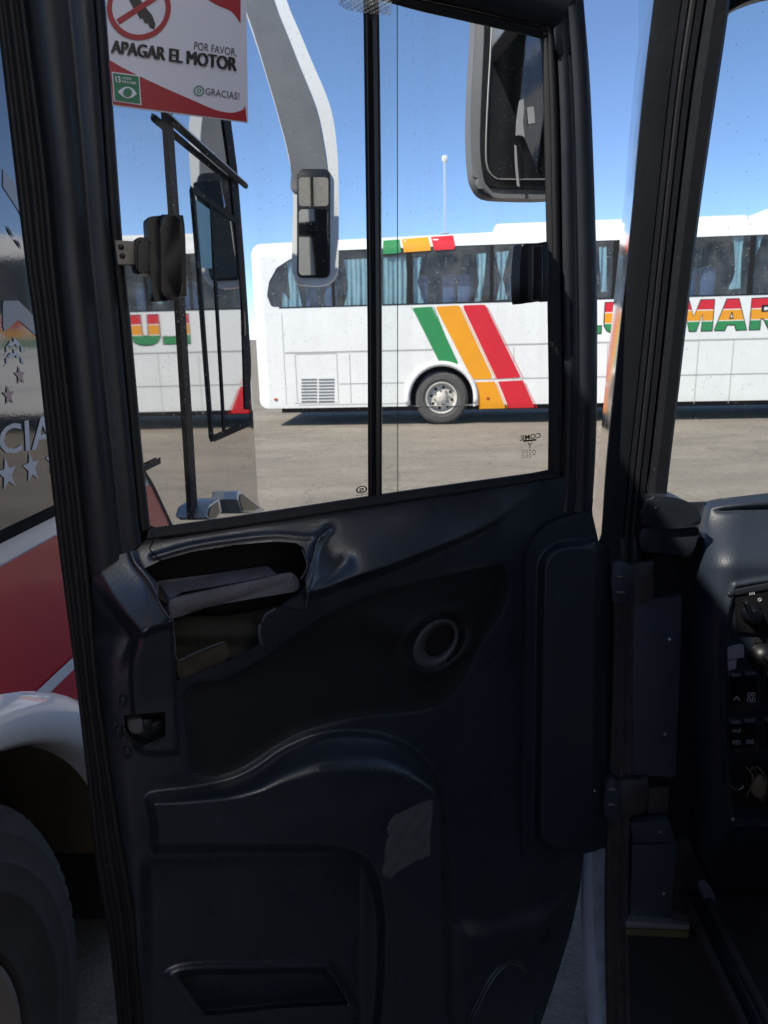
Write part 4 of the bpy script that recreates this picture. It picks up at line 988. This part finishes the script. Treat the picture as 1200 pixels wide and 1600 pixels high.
# hinge cover box
hc_o = cr([(922, 800), (890, 806), (858, 818), (834, 842), (822, 880), (819, 1000), (817, 1150), (815, 1310), (822, 1342), (842, 1352), (880, 1344), (912, 1334), (940, 1327), (947, 1310), (950, 1200), (953, 1050), (957, 900), (958, 860), (952, 850), (930, 842)], 4, True)
hc_i = cr([(950, 846), (900, 846), (868, 852), (846, 874), (842, 920), (839, 1100), (837, 1290), (843, 1315), (862, 1330), (900, 1326), (944, 1318), (960, 1300), (964, 1000), (964, 860)], 4, True)
def hhc(Q):
    h = .016+.044*ss((sd(Q, hc_i)+4)/15)
    xr = np.interp(Q[:, 1], [800, 845, 1325], [922, 926, 920]); h = h-.075*ss((Q[:, 0]-xr-1)/34)*ss((Q[:, 1]-838)/10)
    return np.maximum(h, -.03)+.0008*np.sin(Q[:, 1]*.04)+.0016*ss((Q[:, 0]-925)/5)*np.sin(Q[:, 1]*.23)*np.sin(Q[:, 1]*.071)
M['cover'] = P('cover_plastic', (.027, .034, .045), .42, bump=.3, bscale=300, var=.12, dust=.15, dcol=(.06, .06, .07), specks=.09, scratch=.8)
gm('hinge_cover', hc_o, 2.4, pk(DP, hhc), M['cover'], door)
def screw(x, y, h, parent=None, mat='screw', r=.004, plane=None):
    pl = plane or DP; c = pl.at(np.array(float(x)), np.array(float(y)), h)
    return lathe('screw', c, pl.n, [(r, -.002), (r, .0008), (r*.7, .0022), (r*.3, .0026), (.0002, .0015)], M[mat], parent or door, 12)
screw(912, 811, .018, mat='frame'); screw(929, 1236, .0615, r=.0025); screw(925, 1318, .058, mat='frame')
screw(851, 1457, .030, mat='frame', r=.003); screw(824, 1539, .036, mat='frame', r=.003)
screw(656, 1276, .0625, mat='frame', r=.003); screw(617, 1298, .062, mat='frame', r=.003); screw(618, 1345, .060, mat='frame', r=.003)
# ---- sign stuck on the pane (a thing of its own)
sg_c = DP.at(np.array(275.), np.array(120.), .004)
SG = thing('sign', tuple(sg_c), 'white and red turn-off-the-engine notice with crossed key, stuck on door window', 'sign')
HS = .0135
sgq = [(161, -60), (384, -30), (388, 192), (176, 165)]
slab('panel', sgq, DP, HS-.0015, HS, M['sign_white'], SG, smooth=False, label='white vinyl sheet')
def sgs(name, pts, mat, dh=.0006): return slab(name, pts, DP, HS-.0005, HS+dh, M[mat], SG, smooth=False)
sgs('red_swoosh', [(170, 93)]+[tuple(p) for p in cr([(170, 93), (200, 110), (250, 134), (300, 156), (335, 171), (360, 176), (378, 172), (383, 165)], 4)][1:]+[(386, 190), (177, 163)], 'sign_red')
sgs('red_corner', [(318, -5)]+[tuple(p) for p in cr([(318, -5), (340, 8), (362, 18), (376, 36)], 4)][1:]+[(376, -40), (318, -48)], 'sign_red')
join('wording', [text('w', 'APAGAR EL MOTOR', [(175+d, 62), (369+d, 90), (369+d, 111), (174+d, 82)], pk(DP, HS+.001+k*.0003), M['sign_black'], SG) for k, d in enumerate((-1.2, -.6, 0, .6, 1.2, 1.7))])
text('wording', 'POR FAVOR,', [(304, 65), (370, 76), (370, 90), (303, 79)], pk(DP, HS+.001), M['sign_black'], SG)
text('wording', 'GRACIAS!', [(321, 137), (374, 145), (374, 156), (321, 148)], pk(DP, HS+.001), M['sign_black'], SG)
# ring with bar and key
rc = np.array([217.0, 12.0]); n = 48
O = np.array([(rc[0]+50*math.cos(t), rc[1]+50.5*math.sin(t)) for t in np.linspace(0, 2*math.pi, n, endpoint=False)])
I = np.array([(rc[0]+42*math.cos(t), rc[1]+42*math.sin(t)) for t in np.linspace(0, 2*math.pi, n, endpoint=False)])
V = np.vstack([DP.at(O[:, 0], O[:, 1], HS+.0012), DP.at(I[:, 0], I[:, 1], HS+.0012)])
mesh('prohibition_ring', V, [(i, (i+1) % n, n+(i+1) % n, n+i) for i in range(n)], M['sign_red'], SG, False)
key = slab('key_symbol', [(195, -14), (207, -20), (225, 8), (238, 24), (243, 38), (241, 46), (234, 43), (231, 36), (227, 37), (222, 28), (219, 30), (214, 20), (208, 12)], DP, HS-.0005, HS+.0006, M['sign_black'], SG, smooth=False)
slab('prohibition_bar', [(182, 30), (245, -10), (249, -3), (187, 38)], DP, HS, HS+.0010, M['sign_red'], SG, smooth=False)
sgs('white_square', [(174.5, 112), (218, 118), (221, 164.5), (178, 158)], 'sign_white', .0012)
sgs('green_square', [(176.5, 114), (216.5, 119.5), (219, 162), (180, 156.5)], 'sign_green', .0020)
text('square_text', '13', [(180, 118.5), (188, 119.5), (189, 129.5), (181, 128.5)], pk(DP, HS+.003), M['sign_white'], SG, bold=.03)
text('square_text', 'ACCION', [(191, 120), (205, 121.5), (205, 125), (191, 123.5)], pk(DP, HS+.003), M['sign_white'], SG, bold=.02)
text('square_text', 'POR EL CLIMA', [(191, 125.5), (213, 128), (213, 132), (191, 129.5)], pk(DP, HS+.003), M['sign_white'], SG, bold=.02)
sgs('eye_symbol', [(184, 143)]+[tuple(p) for p in cr([(184, 143), (192, 137), (200, 135.5), (208, 139), (214, 146.5)], 3)][1:]+[tuple(p) for p in cr([(214, 146.5), (207, 152), (199, 153.5), (191, 150), (184, 143)], 3)][1:-1], 'sign_white', .0028)
sgs('globe_symbol', [(199.5+7*math.cos(t), 144.5+7*math.sin(t)) for t in np.linspace(0, 6.28, 16, endpoint=False)], 'sign_green', .0034)
bd = []
for rI, rO in ((6.4, 8.6), (2.2, 3.6)):
    O = [(311+rO*math.cos(t)*(1 if k % 2 else .93), 142+rO*math.sin(t)*(1 if k % 2 else .93)) for k, t in enumerate(np.linspace(0, 6.283, 32, endpoint=False))]; I = [(311+rI*math.cos(t), 142+rI*math.sin(t)) for t in np.linspace(0, 6.283, 32, endpoint=False)]
    O = np.array(O); I = np.array(I); V = np.vstack([DP.at(O[:, 0], O[:, 1], HS+.001), DP.at(I[:, 0], I[:, 1], HS+.001)])
    bd.append(mesh('b', V, [(i, (i+1) % 32, 32+(i+1) % 32, 32+i) for i in range(32)], M['sign_green'], SG, False))
join('round_badge', bd)

# ---- front corner: polished strip, pillar, seals
Q = Plane((0, 1.36, 0), (0, -1, 0))
CHL = [(1052, -440), (1034, -250), (1014, -60), (1008, 0), (994, 100), (984, 200), (975, 310), (960, 460), (946, 600), (935, 720), (926, 810), (924, 850)]
CHR = [(1066, -440), (1048, -250), (1027, -60), (1021, 0), (1008, 110), (998, 210), (989, 310), (974, 460), (959, 600), (947, 720), (941, 810), (939, 850)]
loft('polished_edge', CHL, CHR, [(0, -.17), (.25, -.115), (.6, -.055), (1, -.006)], Q, M['chrome'], own, 60, label='polished outer edge of the corner pillar')
PR_ = [(1190, -440), (1168, -250), (1145, -60), (1138, 20), (1112, 200), (1095, 320), (1078, 460), (1062, 600), (1050, 700), (1041, 780)]
PG = [(1160, -440), (1138, -250), (1112, -60), (1103, 0), (1083, 130), (1066, 270), (1048, 430), (1030, 600), (1014, 740), (1004, 830)]
M['pillar'] = P('pillar_paint', (.0062, .0072, .0095), .5, bump=.3, bscale=60, var=.2, dust=.15, dcol=(.05, .05, .055), specks=.05, scratch=.8)
loft('corner_pillar', [tuple(p) for p in CHR]+[(942, 900)], PG+[(1003, 900)], [(0, -.006), (.02, .002), (.30, .003), (.52, .0025), (.54, -.001), (.57, .003), (.66, .0035), (.70, .0), (.74, .003), (.80, .0035), (.83, -.001), (.86, .004), (.96, .004), (1, -.008)], Q, M['pillar'], own, 110, label='dark pillar with rubber ribs at the door opening')
loft('pillar_trim', PG, PR_+[(1040, 830)], [(0, -.008), (.05, .004), (.40, .0065), (.90, .006), (1, .0), (1, -.06)], Q, M['pillar'], own, 60)
for o_ in COL.objects:
    if o_.type == 'MESH' and o_.name.split('.')[0] in ('corner_pillar', 'pillar_trim'): o_.data.set_sharp_from_angle(angle=math.radians(9))
# lower post: dusty seals from belt to sill
loft('hinge_post', [(940, 840), (956, 950), (952, 1150), (946, 1300), (944, 1450), (948, 1640)], [(1000, 840), (992, 950), (989, 1150), (984, 1300), (982, 1450), (985, 1640)],
     [(0, -.02), (.05, -.004), (.2, .002), (.3, -.004), (.42, -.004), (.5, .005), (.62, .005), (.68, -.003), (.8, -.002), (.88, .006), (1, .0), (1, -.02)], Q, M['brown_seal'], own, 60)
slab('post_panel', [(990, 940), (1066, 932), (1062, 1060), (1056, 1214), (1046, 1216), (1040, 1212), (988, 1212)], Q, -.02, .006, M['panel'], own, .002)
screw(1046, 999, .006, own, plane=Q); screw(1039, 1147, .006, own, plane=Q)
slab('post_panel', [(985, 1286), (1046, 1282), (1056, 1316), (990, 1318)], Q, -.02, .003, M['panel'], own, .002)
screw(1032, 1300, .004, own, plane=Q, r=.0025)
slab('post_panel', [(988, 1320), (1058, 1318), (1048, 1440), (984, 1438)], Q, -.03, -.006, M['panel'], own, .002)
screw(1037, 1396, -.006, own, plane=Q)
slab('post_backing', [(950, 840), (1110, 840), (1110, 1450), (950, 1450)], Q, -.08, -.028, M['void'], own, smooth=False)
slab('cable_hatch', [(1014, 1232), (1046, 1230), (1044, 1270), (1012, 1272)], Q, -.026, -.018, M['brown_seal'], own, .001)
# capping piece at the belt
slab('pillar_cap', cr([(1008, 780), (1040, 776), (1070, 782), (1090, 796), (1097, 812), (1090, 822), (1050, 826), (1005, 824), (1004, 800)], 4, True), Q, -.03, .034, M['frame'], own, .008, 3)
slab('pillar_bracket', cr([(1004, 826), (1050, 827), (1091, 824), (1089, 845), (1080, 868), (1062, 870), (1030, 864), (1002, 860)], 3, True), Q, -.03, .022, M['frame'], own, .003)
for x, y, h in ((1025, 794, .034), (1012, 790, .034), (1055, 863, .022), (1041, 846, .022)): screw(x, y, h, own, plane=Q, mat='frame', r=.0035)
slab('hatch_opening', [(1022, 866), (1062, 872), (1055, 936), (1018, 936)], Q, -.04, -.004, M['void'], own, smooth=False)
def hinge(pts, slots, top):
    o = [slab('h', cr(pts[0], 2, True), Q, .0, .020, M['brown_seal'], own, .003), slab('h', cr(pts[1], 2, True), Q, .0, .030, M['panel'], own, .003)]
    for x, y in slots: o.append(slab('h', rrpx(x, x+14, y, y+5, 2), Q, .029, .0315, M['metal'], own))
    return join('door_hinge', o, 'upper steel door hinge with slots' if top else 'lower rusty door hinge')
hinge(([(988, 884), (1012, 880), (1022, 876), (1021, 890), (1021, 930), (1016, 938), (988, 940)], [(958, 880), (985, 882), (990, 890), (990, 936), (985, 942), (958, 942)]), ((963, 900), (963, 924)), True)
hinge(([(968, 1222), (1000, 1220), (1012, 1214), (1013, 1225), (1011, 1262), (1004, 1272), (968, 1275)], [(947, 1224), (968, 1224), (970, 1274), (966, 1279), (945, 1277)]), ((950, 1232), (949, 1256)), False)
# outer body edge below the hinge cover
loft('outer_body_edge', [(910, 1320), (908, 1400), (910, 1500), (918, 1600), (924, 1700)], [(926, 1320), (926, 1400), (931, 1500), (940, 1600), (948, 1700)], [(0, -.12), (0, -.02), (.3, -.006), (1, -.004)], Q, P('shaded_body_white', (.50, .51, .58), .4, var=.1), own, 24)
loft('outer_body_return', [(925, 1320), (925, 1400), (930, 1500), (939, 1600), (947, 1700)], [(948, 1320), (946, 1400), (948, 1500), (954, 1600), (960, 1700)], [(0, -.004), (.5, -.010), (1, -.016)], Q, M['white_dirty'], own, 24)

# dashboard, as a moulded relief
dash = cr([(1088, 832), (1094, 800), (1106, 783), (1150, 776), (1230, 768), (1330, 764), (1400, 900), (1400, 1400), (1240, 1402), (1140, 1402), (1108, 1388), (1088, 1350), (1070, 1300), (1060, 1200), (1060, 1080), (1066, 960), (1076, 880)], 5, True)
gro = cr([(1110, 800), (1135, 792), (1200, 789), (1320, 784), (1320, 796), (1200, 801), (1140, 803)], 4, True)
swp = cr([(1146, 925), (1160, 914), (1230, 904), (1330, 895), (1330, 1320), (1240, 1330), (1200, 1292), (1150, 1290), (1140, 1280), (1134, 1150), (1132, 1000)], 4, True)
def hd(Q):
    x, y = Q[:, 0], Q[:, 1]
    rim_ = ss((sd(Q, dash))/14)
    xl = np.interp(y, [780, 880, 1000, 1300], [1092, 1078, 1064, 1072])
    c = np.sqrt(np.clip(1-(1-np.clip((x-xl)/75, 0, 1))**2, 0, 1))
    top = ss((y-776)/120)
    h = -.09+.15*c*(.35+.65*ss((y-786)/105))
    h = h-.010*ss(sd(Q, gro)/6)
    h = h+.006*np.exp(-(sd(Q, swp)/5)**2)-.006*ss(sd(Q, swp)/8)
    h = h-.05*ss((y-1300)/110)
    return h-.03*(1-rim_)
gm('dashboard', dash, 2.6, pk(Q, hd), P('dashboard_plastic', (.019, .026, .040), .46, bump=.35, bscale=380, var=.1, rvar=.06, dust=.06, dcol=(.05, .05, .06), specks=.02), own)
dashO = [o for o in COL.objects if o.name.startswith('dashboard')][0]
def dz(x, y): return float(hd(np.array([[x, y]], float))[0])
def dslab(name, pts, up, mat, bev=.002, dep=.012, par=None):
    c = np.mean(np.array(pts, float), 0); h = dz(*c)+up
    return slab(name, pts, Q, h-dep, h, M[mat], par or dashO, bev)
dslab('switch_plate', [(1150, 930), (1215, 917), (1260, 912), (1260, 985), (1215, 990), (1153, 990)], .008, 'black', .003)
dslab('plate_edge', [(1146, 922), (1230, 906), (1232, 916), (1150, 931)], .012, 'frame', .003)
kc = (1174, 958); kh = dz(*kc)+.009
lathe('light_knob', Q.at(np.array(float(kc[0])), np.array(float(kc[1])), kh), Q.n, [(.020, -.002), (.020, .002), (.017, .005), (.014, .018), (.011, .020), (.001, .020)], M['gloss_black'], dashO, 28)
slab('knob_ridge', [(1165, 943), (1171, 940), (1184, 970), (1178, 974)], Q, kh+.015, kh+.030, M['gloss_black'], dashO, .004, 3)
for x, y in ((1187, 937), (1189, 962)): lathe('symbol', Q.at(np.array(float(x)), np.array(float(y)), kh+.001), Q.n, [(.0034, 0), (.0034, .0006), (.0024, .0006), (.0024, 0)], M['mark'], dashO, 14)
text('symbol', 'III', [(1171, 926), (1179, 925), (1179, 929), (1171, 930)], pk(Q, kh+.002), M['mark'], dashO)
lh = dz(1190, 1026)+.004
lathe('lever_boot', Q.at(np.array(1192.), np.array(1026.), lh), Q.n, [(.028, -.004), (.024, .010), (.016, .018), (.010, .020), (.001, .02)], M['black'], dashO, 28)
lathe('lever', Q.at(np.array(1196.), np.array(1026.), lh+.018), Q.n, [(.006, 0), (.005, .02), (.006, .026), (.001, .029)], M['black'], dashO, 16)
slab('small_socket', [(1178, 997), (1192, 995), (1192, 1003), (1178, 1005)], Q, dz(1185, 1000)-.01, dz(1185, 1000)+.002, M['void'], dashO)
dslab('paper_label', [(1137, 1014), (1162, 1009), (1163, 1027), (1138, 1031)], .010, 'paper', 0, .0105)
dslab('paper_label', [(1138, 1033), (1151, 1030), (1150, 1045), (1139, 1048)], .010, 'paper', 0, .0105)
def rocker_block(x0, x1, y0, y1, marks):
    b = dslab('switch_block', rrpx(x0, x1, y0, y1, 7), .007, 'switch', .003)
    wd = (x1-x0-10)/2
    for k in range(2):
        xa = x0+4+k*(wd+2); r = dslab('rocker_switch', rrpx(xa, xa+wd, y0+6-k*2, y1-8-k*2, 3), .012, 'gloss_black', .003)
        slab('rocker_highlight', [(xa+2, y0+7-k*2), (xa+wd-2, y0+6-k*2), (xa+wd-3, y0+9-k*2), (xa+3, y0+10-k*2)], Q, dz(xa, y0)+.008, dz((x0+x1)/2, (y0+y1)/2)+.016, M['plate'], dashO, .0005)  # pale strip stands in for the highlight along the rocker's top edge
        for (t, fy) in marks[k]:
            yy = y0+(y1-y0)*fy; h = dz((x0+x1)/2, (y0+y1)/2)+.0155
            text('symbol', t, [(xa+4, yy), (xa+wd-4, yy), (xa+wd-4, yy+7), (xa+4, yy+7)], pk(Q, h), M['mark'], dashO)
rocker_block(1137, 1188, 1048, 1108, ([('A', .66)], [('oo', .56), ('nn', .70)]))
rocker_block(1137, 1186, 1122, 1178, ([('ml', .28), ('nm', .62)], [('oo', .60)]))
rocker_block(1194, 1245, 1046, 1106, ([('T', .6)], [('o', .6)]))
rocker_block(1192, 1243, 1118, 1176, ([('T', .6)], [('o', .6)]))
wh_ = rrpx(1143, 1200, 1188, 1262, 14)
hh = dz(1171, 1225)
slab('switch_blank_hole', rrpx(1143, 1215, 1188, 1262, 14), Q, hh-.004, hh+.004, M['void'], dashO, .003)
lp = []
for k in range(9):
    x0 = 1165+k*4+rng.uniform(-3, 3); pts = [Q.at(np.array(x0+8*math.sin(t*2+k)+t*4), np.array(1198+t*22), hh+.006+.006*math.sin(t*1.6+k)) for t in np.linspace(0, 2.6, 9)]
    lp.append(tube('w', pts, .0013, M['wire_red' if k % 3 else 'wire'], dashO, 5))
pts = [Q.at(np.array(1152+10*math.cos(t)), np.array(1226+8*math.sin(t)), hh+.012) for t in np.linspace(.2, 2.9, 8)]
lp.append(tube('w', pts, .0012, M['screw'], dashO, 5))
lp.append(slab('w', cr([(1180, 1222), (1192, 1214), (1198, 1228), (1196, 1244), (1184, 1248), (1176, 1240)], 3, True), Q, hh+.003, hh+.014, M['wire'], dashO, .004))
join('loose_wires', lp)
screw(1145, 1280, dz(1145, 1280)+.004, dashO, plane=Q); screw(1140, 928, dz(1140, 928)+.004, dashO, plane=Q, mat='frame')
# windshield + sun visor edge
WS = Plane((.9, 1.95, 1.2), (.15, -1, -.22))
slab('windshield', [(1000, -60), (1420, -60), (1420, 830), (1000, 830)], WS, -.006, 0, M['windshield'], own, smooth=False)
slab('sun_visor', cr([(1139, 14), (1160, 6), (1200, -8), (1330, -40), (1330, -120), (1120, -120), (1134, -20)], 3, True), Plane((0, 1.6, 0), (0, -1, 0)), -.03, 0, M['frame'], own, .008, 3)
# footwell, sill
def onz(x, y, z):
    d = ray(x, y); t = (z-EYE[2])/d[2]; return EYE+d*t
slab('kick_panel', [(1046, 1318), (1075, 1310), (1112, 1392), (1106, 1450), (1046, 1446)], Q, -.03, -.012, M['brown_floor'], own, .002)
slab('step_edge', [(978, 1440), (1078, 1446), (1078, 1454), (978, 1450)], Q, -.04, .012, M['alu'], own, .002)
slab('step_edge_strip', [(978, 1451), (1078, 1455), (1076, 1466), (978, 1462)], Q, -.04, .008, M['yellow'], own, .002, label='dirty yellow strip under the step edge')
slab('step_clutter', [(1050, 1428), (1110, 1430), (1110, 1442), (1050, 1440)], Q, -.03, .0, M['brown_seal'], own, .002)
slab('step_riser', [(950, 1462), (1128, 1462), (1260, 1720), (950, 1720)], Q, -.05, -.01, M['underbody'], own, smooth=False)
flp = [(1062, 1330), (1330, 1330), (1460, 1700), (1205, 1700)]
mesh('cab_floor', [onz(x, y, .44) for x, y in flp], [(0, 1, 2, 3)], M['brown_floor'], own, False)
sl_ = [onz(1104, 1398, .45), onz(1150, 1492, .45), onz(1205, 1600, .45), onz(1260, 1710, .45)]
si = []
for k, dx in enumerate((0, .022, .045)):
    si.append(tube('s', [p+np.array([dx-.05, 0, .004*(k % 2)]) for p in sl_], .011, M['brown_seal' if k != 1 else 'alu'] if k != 1 else M['frame'], own, 8))
join('door_sill', si)
slab('sill_joint', cr([(1100, 1394), (1112, 1390), (1118, 1404), (1116, 1416), (1104, 1420), (1100, 1408)], 3, True), Q, -.01, .02, M['plate'], own, .002)
# rest of our coach's shell (behind and above the camera; keeps the cab dark)
XS = .52
box('side_wall', (XS, -4.6, 1.9), (.06, 9.6, 2.9), M['white_paint'], own, .01)
box('roof', (1.74, -3.9, 3.38), (2.5, 11.2, .08), M['white_paint'], own, .02)
box('header_panel', (XS+.06, .83, 3.0), (.07, 1.26, .72), M['white_paint'], own, .01)
box('front_header', (1.78, 1.60, 3.02), (2.4, .07, .66), M['white_paint'], own, .02)
box('far_side_wall', (2.95, -3.9, 1.9), (.06, 11.2, 2.9), M['white_paint'], own, .01)
box('rear_wall', (1.74, -9.4, 1.9), (2.4, .06, 2.9), M['white_paint'], own, .01)
box('cab_back_wall', (1.74, -1.2, 1.9), (2.4, .04, 2.9), M['frame'], own, .01)
box('lower_front_panel', (1.85, 1.98, .75), (2.3, .06, .9), M['underbody'], own, .02)
box('rocker_panel', (1.74, -4.2, .42), (2.42, 10.0, .12), M['underbody'], own, .01)
# our own side mirror, seen through the pane
MQ = Plane((0, 1.82, 0), (.18, -1, .02))
ms = slab('side_mirror', cr([(745, -40), (742, 48), (737, 130), (735, 208), (738, 265), (744, 288), (760, 306), (800, 310), (860, 310), (885, 303), (895, 285), (898, 200), (898, 0), (890, -50), (860, -70), (770, -66)], 3, True), MQ, -.045, 0, M['mirror_shell'], own, .012, 3)
slab('mirror_rim', cr([(760, -30), (757, 60), (753, 150), (751, 230), (756, 275), (764, 290), (780, 293), (870, 293), (880, 280), (884, 200), (884, 0), (876, -40), (850, -52), (775, -50)], 3, True), MQ, -.01, .006, M['black'], ms, .002)
MQ2 = Plane(MQ.at(np.array(800.), np.array(150.), .008), (.02, -1, -.06))
slab('mirror_glass', cr([(771, -20), (768, 60), (763, 150), (761, 225), (764, 262), (774, 277), (790, 280), (868, 280), (875, 200), (876, 0), (868, -30), (845, -42), (785, -40)], 3, True), MQ2, -.012, .0, M['lensglass'], ms, smooth=False)
loft('mirror_bead', [(768, -20), (766, 60), (761, 150), (758, 225), (760, 262), (772, 279), (790, 282), (868, 282)], [(771, -20), (769, 60), (764, 150), (761, 225), (763, 261), (774, 277), (790, 279), (868, 279)], [(0, .006), (.5, .012), (1, .008)], MQ, M['alu'], ms, 40)
slab('paper_remnant', [(812, 157), (818, 154), (819, 170), (817, 190), (820, 215), (816, 212), (810, 211), (806, 212), (807, 190)], MQ, .016, .018, M['paper'], ms, smooth=False)
slab('paper_remnant', [(824, 168), (834, 166), (836, 192), (826, 194)], MQ, .016, .018, M['paper'], ms, smooth=False)
slab('paper_remnant', [(804, 226), (807, 228), (809, 262), (812, 292), (808, 290), (805, 255)], MQ, .016, .018, M['paper'], ms, smooth=False)
tube('mirror_arm', [MQ.at(np.array(float(x)), np.array(float(y)), -.05) for x, y in ((820, -60), (830, -140), (900, -220), (1000, -245))]+[Q.at(np.array(1085.), np.array(-235.), -.02)], .02, M['black'], own, 12)
print('objects', len(COL.objects))
